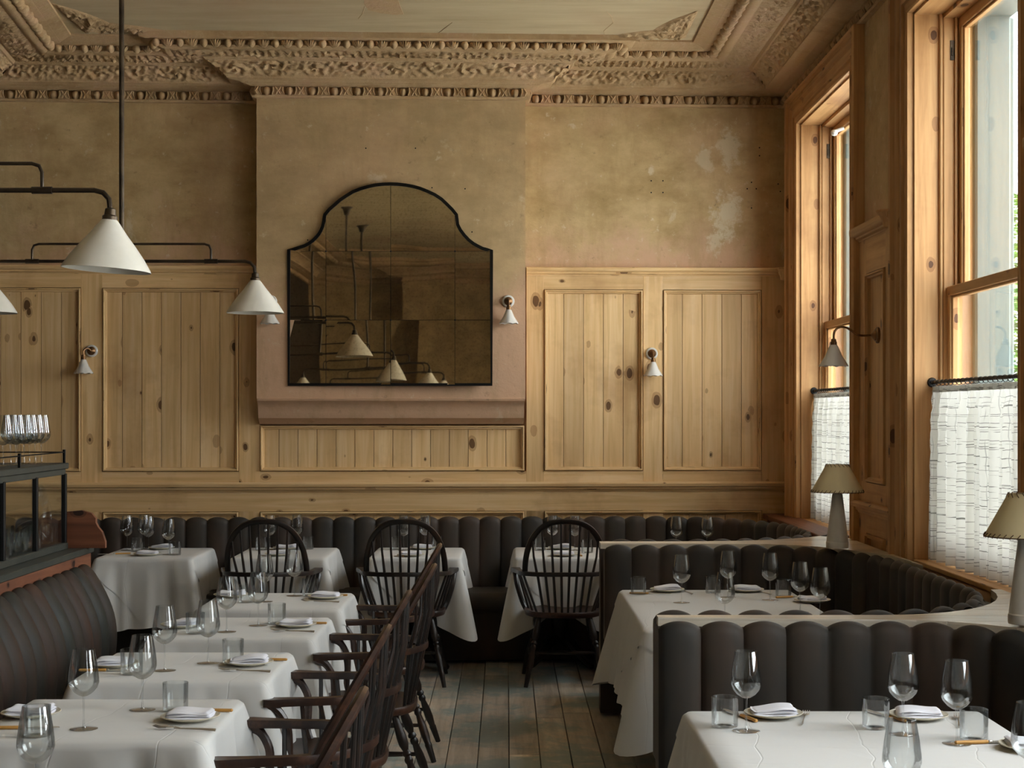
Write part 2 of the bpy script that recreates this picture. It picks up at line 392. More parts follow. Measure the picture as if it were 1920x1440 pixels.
def mirror_mat():
    a = N('antique_mirror'); a.t.nodes.remove(a.b)
    gl = a.n('ShaderNodeBsdfGlossy'); gl.inputs['Roughness'].default_value = .015
    c = a.coord('Object'); n = a.noise(c, 1.6, 1, .3); sp2 = a.noise(c, 60, 4, .7); sp3 = a.noise(c, 4, 5, .6)
    col = a.mix(a.ramp(sp2, [(.3, (.5, .5, .5, 1)), (.5, K)]), a.ramp(sp3, [(.3, (.50, .41, .27, 1)), (.7, (.60, .49, .33, 1))]), (.22, .17, .1, 1))
    a.l(col, gl.inputs[0]); b = a.n('ShaderNodeBump'); b.inputs['Strength'].default_value = .09; b.inputs['Distance'].default_value = .02
    a.l(n, b.inputs['Height']); a.l(b.outputs[0], gl.inputs['Normal'])
    df = a.n('ShaderNodeBsdfDiffuse'); df.inputs[0].default_value = (.14, .11, .07, 1)
    mx = a.n('ShaderNodeMixShader'); mx.inputs[0].default_value = .1; a.l(gl.outputs[0], mx.inputs[1]); a.l(df.outputs[0], mx.inputs[2])
    a.l(mx.outputs[0], a.out.inputs[0]); return a.m
M_mirror = mirror_mat()
def curtain_mat():
    a = N('checked_linen_curtain'); a.t.nodes.remove(a.b)
    s = a.n('ShaderNodeSeparateXYZ'); a.l(a.coord('Object'), s.inputs[0]); y, z = s.outputs[1], s.outputs[2]
    n = a.noise(a.coord('Object', (1, 4, 1)), 3, 3); br = a.noise(a.coord('Object', (1, 6, 30)), 2.2, 2); br2 = a.noise(a.coord('Object', (1, 50, 3)), 1.7, 2)
    def lines(sock, p, wd, jit, off=0.0):
        q = a.math('FRACT', a.math('MULTIPLY_ADD', n, jit, a.math('MULTIPLY_ADD', sock, 1 / p, off)))
        return a.math('LESS_THAN', q, wd)
    m = a.math('MAXIMUM', lines(z, .036, .07, .5), a.math('MAXIMUM', lines(z, .083, .045, .35, .3), lines(z, .057, .03, .4, .6)))
    m = a.math('MULTIPLY', m, a.ramp(br, [(.44, (0,) * 3 + (1,)), (.52, (.85,) * 3 + (1,))]))
    v = a.math('MULTIPLY', a.math('MAXIMUM', lines(y, .052, .05, .1), lines(y, .091, .03, .1, .4)), a.ramp(br2, [(.48, (0,) * 3 + (1,)), (.56, (.4,) * 3 + (1,))]))
    col = a.mix(a.math('MAXIMUM', m, v), srgb('#CFCDC6'), srgb('#58544F'))
    d = a.n('ShaderNodeBsdfDiffuse'); t = a.n('ShaderNodeBsdfTranslucent'); mx = a.n('ShaderNodeMixShader'); mx.inputs[0].default_value = .25
    a.l(col, d.inputs[0]); a.l(col, t.inputs[0]); a.l(d.outputs[0], mx.inputs[1]); a.l(t.outputs[0], mx.inputs[2]); a.l(mx.outputs[0], a.out.inputs[0])
    return a.m
M_curtain = curtain_mat()
M_leaf = N('leaves'); _t = M_leaf.tone(); M_leaf = M_leaf.fin(M_leaf.ramp(_t, [(0, srgb('#2F5A22')), (.6, srgb('#4C7A2C')), (1, srgb('#7A9A3C'))]), .6)
M_bark = simple('bark', srgb('#4A3F34'), .9, c2=srgb('#2F2821'), vs=20)
M_pave = simple('paving', srgb('#B4B5B2'), .9)

# ---------------- room frame ----------------
T = .045; D0 = 11.04
ub = Vector((1, T, 0)).normalized(); nb = Vector((T, -1, 0)).normalized(); WA = math.atan(T)
def B(u, p, z): v = Vector((0, D0, 0)) + ub * u + nb * p; return Vector((v.x, v.y, z))
MBk = Matrix(((ub.x, -nb.x, 0, 0), (ub.y, -nb.y, 0, D0), (0, 0, 1, 0), (0, 0, 0, 1)))   # local x=u, y=-p, z
def pu(px, p=0.0):       # pixel column -> u on the back wall plane at projection p
    s_ = (px - VX) / F; o = Vector((0, D0, 0)) + nb * p
    return (s_ * o.y - o.x) / (ub.x - s_ * ub.y)
def pz(px, py, p=0.0):   # pixel -> z on that plane
    u = pu(px, p); d = B(u, p, 0).y; return H - (py - VY) * d / F
def yb(x): return D0 + T * x
LX = -3.55
LC = (LX - .05, yb(LX - .05)); L2 = (LX + .2, 8.75); RY = -2.8
UR = pu(985, .2); UL = pu(481, .2)
ZC = 4.03

def sweep(mb, path, prof, closed=False, grainalong=True):
    """profile [(p, z)] swept along a plan path, p measured to the LEFT of travel (into the room)"""
    P = [Vector((a, b)) for a, b in path]; n = len(P); offs = []
    for i in range(n):
        d1 = (P[i] - P[i - 1]).normalized() if (i > 0 or closed) else None
        d2 = (P[(i + 1) % n] - P[i]).normalized() if (i < n - 1 or closed) else None
        if d1 is None: d1 = d2
        if d2 is None: d2 = d1
        n1 = Vector((-d1.y, d1.x)); n2 = Vector((-d2.y, d2.x)); offs.append((n1 + n2) / (1 + n1.dot(n2)))
    m = n if closed else n - 1
    for i in range(m):
        j = (i + 1) % n; vs = []; fs = []
        for p, z in prof:
            a = P[i] + offs[i] * p; b = P[j] + offs[j] * p; vs += [(a.x, a.y, z), (b.x, b.y, z)]
        for k in range(len(prof) - 1): fs.append((2 * k, 2 * k + 1, 2 * k + 3, 2 * k + 2))
        d = P[j] - P[i]; mb.add(vs, fs, (d.x, d.y, 0), R.random())
    return P, offs
def segs(path):
    P = [Vector((a, b)) for a, b in path]; n = len(P); offs = []
    for i in range(n):
        d1 = (P[i] - P[i - 1]).normalized() if i > 0 else (P[1] - P[0]).normalized()
        d2 = (P[i + 1] - P[i]).normalized() if i < n - 1 else d1
        n1 = Vector((-d1.y, d1.x)); n2 = Vector((-d2.y, d2.x)); offs.append((n1 + n2) / (1 + n1.dot(n2)))
    return P, offs
PL = lambda p, q: None
c0 = B(UR, 0, 0); c1 = B(UR, .2, 0); c2 = B(UL, .2, 0); c3 = B(UL, 0, 0)
PATH = [(XW, 4.4), (XW, yb(XW)), (c0.x, c0.y), (c1.x, c1.y), (c2.x, c2.y), (c3.x, c3.y), LC, L2]
FAR = [L2, (L2[0], RY), (-1.9, RY), (-1.9, RY + .4), (.35, RY + .4), (.35, RY), (XW, RY), (XW, 4.4)]
STR = [(XW, 4.4), (XW, yb(XW)), LC, L2]

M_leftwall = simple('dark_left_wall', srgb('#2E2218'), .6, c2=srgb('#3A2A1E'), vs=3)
# ---------------- floor, ceiling, walls ----------------
mb = MB(); x = -3.7; bw = .1465; x = -.282 - bw * 24
while x < 2.3:
    y = -2.9 + R.uniform(-1.5, 0)
    while y < 11.3:
        L = R.uniform(2.2, 4.2); y1 = min(y + L, 11.3)
        mb.box(x + .0022, max(y, -2.9) + .001, -.03, x + bw - .0022, y1 - .001, R.uniform(-.0012, .0008), (0, 1, 0), R.random(), bev=.0015); y += L
    x += bw
mb.box(-3.8, -2.95, -.06, 2.4, 11.4, -.03, (0, 1, 0), 0)
struct(mb.build('floor', M_floor, smooth=0), 'worn grey and teal painted floorboards running to the back wall')
struct(MB().box(-3.9, -3.0, ZC, 2.4, 11.5, ZC + .1).build('ceiling', M_ceil), 'plain buff plaster ceiling field inside the moulded border')
# back wall
struct(MB().box(-3.9, 0, -.02, 2.3, .25, ZC + .02, M=MBk).build('wall_back', M_plaster), 'bare plaster back wall in tan and pink')
zm = pz(730, 748, .2); zb = pz(730, 795, .05)
ch = MB().box(UL, -.2, zm, UR, .01, ZC, M=MBk).build('chimney_breast', M_plaster_c); struct(ch, 'projecting plaster chimney breast that carries the arched mirror')
pr = [(.2, zm + .003), (.215, zm), (.21, zm - .012), (.18, zm - .03), (.155, zm - .06), (.15, zm - .09), (.13, zm - .13), (.085, zb + .02), (.06, zb), (0, zb)]
mb = MB(); vs_ = [B(u, p, z) for u in (UL + .005, UR - .005) for p, z in pr]; n_ = len(pr)
mb.add(vs_, [(i, n_ + i, n_ + i + 1, i + 1) for i in range(n_ - 1)] + [tuple(range(n_)), tuple(reversed(range(n_, 2 * n_)))])
mb.build('cove_shelf', M_plaster_c, ch)
# nail holes and scuffs in the plaster
mb = MB()
for px, py in ((1221, 339), (1243, 339), (1221, 361), (1243, 361), (1424, 277), (1424, 292), (1409, 342), (1401, 354), (1418, 354), (1459, 345), (1463, 359), (1409, 390)):
    mb.lathe([(0, .0), (.005, .0), (.005, .0015), (0, .0015)], 8, Matrix.Translation(B(pu(px), .0, pz(px, py))) @ Matrix.Rotation(PI / 2, 4, 'X'))
for px, py in ((686, 278), (779, 278), (810, 352), (872, 354), (885, 435), (577, 450)):
    mb.lathe([(0, .0), (.005, .0), (.005, .0015), (0, .0015)], 8, Matrix.Translation(B(pu(px, .2), .2, pz(px, py, .2))) @ Matrix.Rotation(PI / 2, 4, 'X'))
mb.build('screw_hole_marks', M_black, ch)['kind'] = 'structure'
struct(MB().box(-4.0, -3.0, -.02, L2[0], 8.75, ZC).add([(L2[0], 8.75, -.02), (LC[0], LC[1], -.02), (LC[0], LC[1], ZC), (L2[0], 8.75, ZC)], [(0, 1, 2, 3)]).add([(-4, 8.75, 0), (-4, 11.5, 0), (-4, 11.5, ZC), (-4, 8.75, ZC)], [(0, 1, 2, 3)]).build('wall_left', M_leftwall), 'left plaster wall')
mb = MB().box(-3.9, -3.0, -.02, 2.4, RY, ZC); mb.box(-1.9, RY, -.02, .35, RY + .4, ZC)
struct(mb.build('wall_rear', M_plaster_r), 'plaster wall with a chimney breast, reflected in the mirror')
# right wall with window openings
mb = MB(); WO = 2.23
ys = [RY - .2]
for yf in reversed(WIN): ys += [yf - WW, yf]
ys.append(11.35)
for i in range(0, len(ys), 2): mb.box(XW, ys[i], -.02, WO, ys[i + 1], ZC)
for yf in WIN: mb.box(XW, yf - WW, ZH, WO, yf, ZC); mb.box(XW, yf - WW, -.02, WO, yf, ZS - .02)
struct(mb.build('wall_right', M_plaster), 'window wall with tall sash openings')
mb = MB(); XO = 2.40
for i in range(0, len(ys), 2): mb.box(WO, ys[i] - .05, -.5, XO, ys[i + 1] - (-.05 if i == 0 else 0) - .0, 4.6, bev=.01)
for yf in WIN:
    mb.box(WO, yf - WW, ZH - .03, XO, yf, 4.6); mb.box(WO, yf - WW, -.5, XO + .08, yf, ZS - .06)
    for s in (yf - .045, yf - WW - .005): mb.box(WO + .02, s, ZS - .06, WO + .07, s + .05, ZH - .03, bev=.008); mb.box(XO - .04, s + .01, ZS - .06, XO + .02, s + .04, ZH - .03, bev=.008)
struct(mb.build('wall_exterior', M_ext), 'pale painted outer reveals seen through the windows')
struct(MB().box(XO, -60, -.9, 80, 90, -.8).build('ground', M_pave), 'pavement outside')

# ---------------- cornice ----------------
crn = sroot('trim_1', 'ornate plaster cornice with acanthus leaves and egg and dart bands')
Z = lambda v: v
prof_low = [(0, 3.735), (.028, 3.738), (.03, 3.748), (.034, 3.752), (.004, 3.754), (.004, 3.812), (.040, 3.814), (.06, 3.82), (.07, 3.823), (.09, 3.823), (.10, 3.83), (.165, 3.832), (.177, 3.838), (.18, 3.85)]
prof_up = [(.285, 3.928), (.30, 3.93), (.315, 3.945), (.50, 3.952), (.515, 3.945), (.54, 3.945), (.56, 3.955), (.565, 3.962), (.575, 3.962), (.578, 3.99), (.66, 3.99), (.668, 3.995), (.67, 4.031)]
mb = MB(); sweep(mb, PATH, prof_low); sweep(mb, PATH, prof_up); sweep(mb, FAR, prof_low); sweep(mb, FAR, prof_up); sweep(mb, FAR, [(.18, 3.85), (.20, 3.88), (.285, 3.928)])
mb.build('fillet_moulding', M_cornice, crn)
mb = MB(); sweep(mb, STR, [(.62, 3.985), (.655, 3.99), (.725, 4.015), (.74, 4.018), (.742, 4.031)]); sweep(mb, [L2, (L2[0], RY), (XW, RY), (XW, 4.4)], [(.62, 3.985), (.655, 3.99), (.725, 4.015), (.74, 4.018), (.742, 4.031)])
mb.build('ceiling_border', M_cornice, crn)
P, O = segs(PATH)
def leafy(s, v, pitch=.26, seed=0.0):
    k = math.floor(s / pitch); cx = (k + .5) * pitch; dx = s - cx; dy = (v - .5) * .19 + (.02 if k % 2 else -.02)
    r = math.hypot(dx, dy); th = math.atan2(dy, dx if k % 2 else -dx)
    sp_ = cos(2 * th - r * 95) * math.exp(-(r / .085) ** 2)
    lf = noise.noise(Vector((s * 26, v * 5.5, seed))) * .8 + noise.noise(Vector((s * 60, v * 12, seed + 9))) * .5
    lob = abs(sin(s * 75 + 4 * v)) * (v ** 1.5) * .9
    e = min(1, v * 9, (1 - v) * 9)
    return (sp_ * .55 + lf * .75 + lob * .6) * e
def ornament(mb, pa, za, pb, zb_, depth, fn, step=.010, nv=22, bulge=0.0, only=None):
    for i in range(len(P) - 1):
        if only and i not in only: continue
        L = (P[i + 1] - P[i]).length; nu = max(3, int(L / step))
        d = (P[i + 1] - P[i]).normalized(); nn = Vector((-d.y, d.x)); dl = math.hypot(pb - pa, zb_ - za); nz = -(pb - pa) / dl; npp = (zb_ - za) / dl
        def f(a, v, i=i, nn=nn, L=L):
            p0 = pa + (pb - pa) * v; z0 = za + (zb_ - za) * v
            A = P[i] + O[i] * p0; Bq = P[i + 1] + O[i + 1] * p0; q = A + (Bq - A) * a
            s = (q - P[i]).dot(d); h = depth * fn(s + i * 3.3, v) - bulge * sin(PI * v)
            return (q.x + nn.x * npp * h, q.y + nn.y * npp * h, z0 + nz * h)
        mb.grid(f, nu, nv, (d.x, d.y, 0), .5)
mb = MB(); ornament(mb, .18, 3.845, .29, 3.932, .022, leafy, bulge=.012)
mb.build('acanthus_cove', M_cornice, crn, smooth=60)
def small(s, v): e = min(1, v * 6, (1 - v) * 6); return e * (abs(noise.noise(Vector((s * 42, v * 4.5, 3)))) * 1.6 + noise.noise(Vector((s * 90, v * 9, 5))) * .7 + .35 * sin(s * 130))
mb = MB(); ornament(mb, .318, 3.946, .50, 3.951, -.016, lambda s, v: -small(s, v), step=.011, nv=16)
mb.build('leaf_band', M_cornice, crn, smooth=60)
EGG = [(0, -1.0), (.55, -.85), (.9, -.35), (1, .1), (.85, .6), (.5, .9), (0, 1.0)]
def along(pitch, p, z, fn, idx=None):
    for i in range(len(P) - 1):
        if idx and i not in idx: continue
        A = P[i] + O[i] * p; Bq = P[i + 1] + O[i + 1] * p; L = (Bq - A).length; d = (Bq - A).normalized(); n = int(L / pitch + .35)
        if n < 1: continue
        for k in range(n):
            q = A + d * (L * (k + .5) / n); M = Matrix(((d.x, -d.y, 0, q.x), (d.y, d.x, 0, q.y), (0, 0, 1, z), (0, 0, 0, 1)))
            fn(M, L / n)
mb = MB()
def egg(M, w):
    S = Matrix.Diagonal((.0255, .034, .031, 1)); mb.lathe(EGG, 10, M @ Matrix.Translation((0, .006, -.001)) @ S)
    q = [(-.041, -.029), (-.048, -.012), (-.046, .012), (-.050, .029), (-w / 2 - .001, .029), (-w / 2 - .001, -.029)]
    for s in (-1, 1):
        vs = [M @ Vector((s * a_, y_, z_)) for y_ in (-.002, .030) for a_, z_ in q]; n = len(q); sd = [tuple(range(n)), tuple(reversed(range(n, 2 * n)))] + [((i + 1) % n, i, n + i, n + (i + 1) % n) for i in range(n)]
        mb.add(vs, sd if s > 0 else [f[::-1] for f in sd])
        mb.tube([M @ Vector((s * .043, .028, .026)), M @ Vector((s * .047, .032, .0)), M @ Vector((s * .036, .028, -.026))], [.004, .006, .004], 6)
        mb.tube([M @ Vector((s * (w / 2 - .018), .028, .026)), M @ Vector((s * w / 2, .036, -.002)), M @ Vector((s * (w / 2 - .014), .028, -.026))], [.005, .007, .005], 6)
along(.15, .006, 3.783, egg); mb.build('egg_and_dart', M_cornice, crn, smooth=60)
# dark recess backing of the lower band sits in the profile itself; upper band of large leaves
mb = MB()
def big(M, w):
    for a_ in (-.75, -.38, 0, .38, .75):
        S = Matrix.Diagonal((.0115, .030 - abs(a_) * .008, .027, 1)); mb.lathe(EGG, 8, M @ Matrix.Translation((-.030 + .019 * a_ * 1.6, -.004, -.001 - abs(a_) * .004)) @ Matrix.Rotation(a_ * .75, 4, 'Y') @ S)
    S2 = Matrix.Diagonal((.026, .040, .027, 1)); mb.lathe(EGG, 10, M @ Matrix.Translation((.044, -.004, -.002)) @ S2)
along(.148, .60, 3.972, big); mb.build('leaf_and_egg', M_cornice, crn, smooth=60)
mb = MB()
for (cx, cy_, sg) in ((XW - .80, yb(1) - .80, -1), (LC[0] + .92, LC[1] - .78, 1)):     # sprays of leaves in the ceiling corners
    def f(a, b, cx=cx, cy_=cy_, sg=sg):
        t = a * 2 - 1; wv = (b - .5) * .26 * (1 - abs(t) ** 1.5 * .8); bx, by = ((t * .55, 0) if t < 0 else (0, -t * .7)); k = 1 if t < 0 else 0
        x_ = cx + sg * (-bx if k else 0) * -1 + (sg * .0); y_ = cy_ + by
        if k: x_ = cx + sg * (-t) * .55
        q = (b) * .24 * (1 - abs(t) ** 1.6)
        x_ += sg * (q if not k else q * .4); y_ += -(q if k else q * .4)
        hgt = .022 * (abs(noise.noise(Vector((x_ * 30, y_ * 30, 1)))) * 2 + .2) * min(1, b * 5, (1 - b) * 5) * (1 - abs(t) ** 4)
        return (x_, y_, ZC - .001 - hgt)
    mb.grid(f, 70, 18, (1, 0, 0), .5)
mb.build('corner_spray', M_cornice, crn, smooth=60)
# cracks and a flaked patch in the ceiling
mb = MB()
def cpt(px, py): d = (ZC - H) * F / (VY - py); return ((px - VX) * d / F, d)
for pts in (((808, 70), (822, 62), (835, 52), (848, 42)), ((1135, 70), (1132, 58), (1150, 42), (1146, 30), (1138, 22)), ((672, 35), (680, 25), (684, 12))):
    q = [cpt(*p) for p in pts]; mb.tube([(x_, y_, ZC + .0005) for x_, y_ in q], .0022, 4)
q = [cpt(*p) for p in ((684, -8), (682, 6), (690, 18), (715, 24), (740, 27), (757, 26), (750, 10), (745, -8))]
mb.poly(q, ZC - .003, ZC + .001)
mb.build('flaked_patch', M_cornice, crn)

# ---------------- wall panelling ----------------
def frame_mould(mb, x0, z0, x1, z1, M, w=.035, p0=.012, p1=.042, M_=None):
    """mitred moulding just inside the rectangle; local x, -y out, z"""
    pf = [(0, .0295), (0, .006), (.004, .006), (.004, p1 - .008), (.007, p1), (.014, p1), (.018, p1 - .012), (.026, p1 - .014), (w - .007, p0 + .006), (w - .005, .004), (w - .001, .004), (w, p0)]
    cs = [(x0, z0, 1, 1), (x1, z0, -1, 1), (x1, z1, -1, -1), (x0, z1, 1, -1)]
    for i in range(4):
        a = cs[i]; b = cs[(i + 1) % 4]; vs = []; fs = []
        for o_, p in pf: vs += [(a[0] + a[2] * o_, -p, a[1] + a[3] * o_), (b[0] + b[2] * o_, -p, b[1] + b[3] * o_)]
        for k in range(len(pf) - 1): fs.append((2 * k, 2 * k + 1, 2 * k + 3, 2 * k + 2))
        g = (1, 0, 0) if i % 2 == 0 else (0, 0, 1); mb.add([M @ Vector(v) for v in vs], fs, tuple(M.to_3x3() @ Vector(g)), R.random())
def boards(mb, x0, z0, x1, z1, M, pitch=.131, p=.012):
    n = max(1, round((x1 - x0) / pitch)); wd = (x1 - x0) / n
    for i in range(n): mb.box(x0 + i * wd + .0018, -p - R.uniform(0, .0015), z0, x0 + (i + 1) * wd - .0018, -.002, z1, (0, 0, 1), R.random(), M=M)
def rail(mb, x0, x1, prof, M, ends=True):
    n = len(prof); vs = [(x_, -p, z) for x_ in (x0, x1) for p, z in prof]
    mb.add([M @ Vector(v) for v in vs], [(i + 1, n + i + 1, n + i, i) for i in range(n - 1)] + ([tuple(range(n)), tuple(reversed(range(n, 2 * n)))] if ends else []), tuple(M.to_3x3() @ Vector((1, 0, 0))), R.random())
I_ = MBk
zcap = 2.622; zcb = 2.565
cap_prof = lambda z1, z0: [(0, z0), (.034, z0), (.036, z0 + .008), (.05, z0 + .014), (.052, z0 + .024), (.066, z0 + .03), (.074, z0 + .04), (.075, z1 - .008), (.068, z1), (0, z1)]
dado_prof = lambda z1, z0: [(0, z0), (.036, z0), (.040, z0 + .012), (.05, z0 + .018), (.05, z0 + .03), (.066, z0 + .036), (.070, z1 - .012), (.060, z1), (0, z1)]
zr = lambda px, py: pz(px, py, .03)
ztop_p = zr(1220, 543); zbot_p = zr(1220, 883); zd1 = zr(1220, 903); zd0 = zr(1220, 921); zl1 = zr(1220, 957)
ur = lambda px: pu(px, .03)
def section(name, cols, x0, x1, label, top=True):
    mb = MB(); pan = MB(); mo = MB(); g = (1, 0, 0)
    xs = [x0]
    for a_, b_ in cols: xs += [a_, b_]
    xs.append(x1)
    for i in range(0, len(xs), 2): mb.box(xs[i], -.03, .0, xs[i + 1], 0, zcb if top else zd0, (0, 0, 1), R.random(), M=I_, bev=.0015)
    for a_, b_ in cols:
        if top: mb.box(a_, -.0299, ztop_p, b_, 0, zcb, g, R.random(), M=I_); boards(pan, a_, zbot_p, b_, ztop_p, I_); frame_mould(mo, a_, zbot_p, b_, ztop_p, I_)
        mb.box(a_, -.0299, zd1 - .01, b_, 0, zbot_p, g, R.random(), M=I_)
    r = mb.build(name, M_pine); struct(r, label)
    pan.build('panel_boards', M_pine, r, 0)
    mo.build('panel_moulding', M_pine, r, 50)
    return r
t2 = section('trim_2', [(ur(1020), ur(1206)), (ur(1243), ur(1428))], ur(987), pu(1482), 'pale pine panelling on the right of the back wall')
mb = MB(); rail(mb, ur(987), pu(1473), cap_prof(zcap, zcb), I_); mb.build('cap_rail', M_pine, t2, 50)
KN = [(0, -.09), (.022, -.085), (.026, -.06), (.040, -.03), (.056, -.012), (.060, -.004), (.058, 0), (0, 0)]
MB().lathe(KN, 8, Matrix.Translation(B(pu(1466), .055, zcap + .002))).build('rail_end_block', M_pine, t2, 30)
t3 = section('trim_3', [(ur(-38), ur(152)), (ur(192), ur(448))], LX - .1, ur(487), 'pine panelling on the left of the back wall, in shade')
mb = MB(); rail(mb, LX - .1, UL, cap_prof(zcap, zcb), I_); mb.build('cap_rail', M_pine, t3, 50)
# panel under the chimney breast
mb = MB(); pan = MB(); mo = MB(); zt = pz(730, 797, .03)
mb.box(ur(487), -.03, zbot_p, ur(487) + .005, 0, zt, M=I_)
mb.box(ur(487), -.03, zd1 - .01, ur(987), 0, zbot_p, (1, 0, 0), .5, M=I_)
boards(pan, ur(487), zbot_p, ur(984), zt, I_); frame_mould(mo, ur(487), zbot_p, ur(984), zt, I_)
t4 = struct(mb.build('trim_4', M_pine), 'long low pine panel under the chimney breast'); pan.build('panel_boards', M_pine, t4, 0); mo.build('panel_moulding', M_pine, t4, 50)
# dado and lower panels, continuous
mb = MB(); rail(mb, LX - .1, pu(1478), dado_prof(zd1, zd0), I_)
mb.box(LX - .1, -.0305, zl1, pu(1482), 0, zd0 + .01, (1, 0, 0), .4, M=I_)
t5 = struct(mb.build('trim_5', M_pine, smooth=50), 'moulded pine dado rail across the whole back wall')
pan = MB(); mo = MB()
for a_, b_ in ((ur(-38), ur(155)), (ur(192), ur(448)), (ur(487), ur(984)), (ur(1020), ur(1428))):
    boards(pan, a_, .2, b_, zl1, I_, p=.014); frame_mould(mo, a_, .2, b_, zl1, I_)
mb = MB().box(ur(448), -.03, 0, ur(487), 0, zl1, M=I_).box(ur(984), -.03, 0, ur(1020), 0, zl1, M=I_)
pan.build('lower_boards', M_pine, t5, 0); mo.build('lower_moulding', M_pine, t5, 50); mb.build('lower_stile', M_pine, t5, 0)

# ---------------- windows ----------------
MR = lambda y0: Matrix(((0, 1, 0, XW), (-1, 0, 0, y0), (0, 0, 1, 0), (0, 0, 0, 1)))   # local x = toward camera, -y = into room
def window(idx, yf):
    r = sroot('window_%d' % idx, 'tall pine sash window with half height curtain')
    M = MR(yf); full = idx <= 2
    # architrave (three stepped fillets, mitred), local x from 0 (far jamb) to WW
    mb = MB(); aw = .235 if idx == 1 else .235
    pf = [(0, .0), (0, .03), (.012, .036), (.02, .03), (.055, .032), (.06, .045), (.075, .045), (.08, .034), (.13, .036), (.14, .05), (.16, .052), (.165, .04), (.19, .042), (.2, .065), (.22, .07), (aw, .06), (aw, 0)]
    pts = [(0, ZS - .05, -1, 0), (0, ZH, -1, 1), (WW, ZH, 1, 1), (WW, ZS - .05, 1, 0)]
    for i in range(3):
        a_ = pts[i]; b_ = pts[i + 1]; vs = []; fs = []; zl = (lambda o_: min(o_, 3.735 - ZH))
        for o_, p in pf:
            sc_ = (3.735 - ZH) / aw
            vs += [(a_[0] + a_[2] * o_, -p, a_[1] + a_[3] * o_ * sc_), (b_[0] + b_[2] * o_, -p, b_[1] + b_[3] * o_ * sc_)]
        for k in range(len(pf) - 1): fs.append((2 * k, 2 * k + 1, 2 * k + 3, 2 * k + 2))
        mb.add([M @ Vector(v) for v in vs], fs, (0, 0, 1) if i != 1 else (0, 1, 0), R.random())
    mb.build('architrave', M_pine_w, r, 50)
    # jamb lining panels (far, near) and head lining
    mb = MB()
    for x0, s in ((0, 1), (WW, -1)):
        mb.box(x0, .0, ZS, x0 + s * .012, .132, ZH, (0, 0, 1), .75, M=M, bev=.002)
        mb.box(x0, .118, ZS, x0 + s * .03, .134, ZH, (0, 0, 1), .2, M=M, bev=.004)
        mb.box(x0, .134, ZS, x0 + s * .034, .225, ZH, (0, 0, 1), .95, M=M, bev=.004)
        mb.box(x0 + s * .034, .186, ZS, x0 + s * .05, .196, ZH, (0, 0, 1), .3, M=M)
    mb.box(0, 0, ZH - .012, WW, .134, ZH, (1, 0, 0), .6, M=M); mb.box(0, .134, ZH - .034, WW, .28, ZH, (1, 0, 0), .7, M=M)
    mb.box(0, -.0, ZS - .03, WW, .28, ZS, (1, 0, 0), .6, M=M, bev=.003)
    mb.build('jamb_lining', M_pine_w, r)
    if full:
        mb = MB(); mb.box(.034, .165, ZH - .235, .038, .185, ZH - .14, M=M, bev=.002)
        mb.box(.037, .171, ZH - .215, .044, .179, ZH - .175, M=M, bev=.002)
        mb.build('sash_pulley', M_iron, r)
    zm_ = 2.2
    def sash(name, z0, z1, ya, yb_, tone, bt, tt):
        mb = MB(); x0 = .034; x1 = WW - .034; sw = .052
        mb.box(x0, ya, z0, x0 + sw, yb_, z1, (0, 0, 1), tone, M=M, bev=.003); mb.box(x1 - sw, ya, z0, x1, yb_, z1, (0, 0, 1), tone, M=M, bev=.003)
        mb.box(x0, ya - .001, z0, x1, yb_, z0 + bt, (1, 0, 0), tone, M=M, bev=.003); mb.box(x0, ya - .001, z1 - tt, x1, yb_, z1, (1, 0, 0), tone, M=M, bev=.003)
        for xx, s in ((x0 + sw, 1), (x1 - sw, -1)): mb.box(xx, ya + .01, z0 + bt, xx + s * .012, yb_ - .005, z1 - tt, (0, 0, 1), .8, M=M, bev=.003)
        for zz, s in ((z0 + bt, 1), (z1 - tt, -1)): mb.box(x0 + sw, ya + .01, zz, x1 - sw, yb_ - .005, zz + s * .012, (1, 0, 0), .8, M=M, bev=.003)
        o = mb.build(name, M_pine_w, r)
        yy = (ya + yb_) / 2 + .008
        MB().box(x0 + sw, yy, z0 + bt, x1 - sw, yy + .003, z1 - tt, M=M).build('pane', M_pane, o)
    sash('upper_sash', zm_ - .02, ZH - .034, .205, .245, .5, .04, .05)
    sash('lower_sash', ZS, zm_ + .02, .150, .192, .7, .09, .045)
    if idx == 1: MB().tube([M @ Vector((.40, .20, ZH - .10)), M @ Vector((.40, .15, ZH - .12))], .012, 8).lathe([(0, -.022), (.018, -.015), (.023, 0), (.018, .015), (0, .022)], 12, M @ Matrix.Translation((.40, .14, ZH - .13))).build('blind_knob', M_shade_s, r)
for i, yf in enumerate(WIN): window(i + 1, yf)

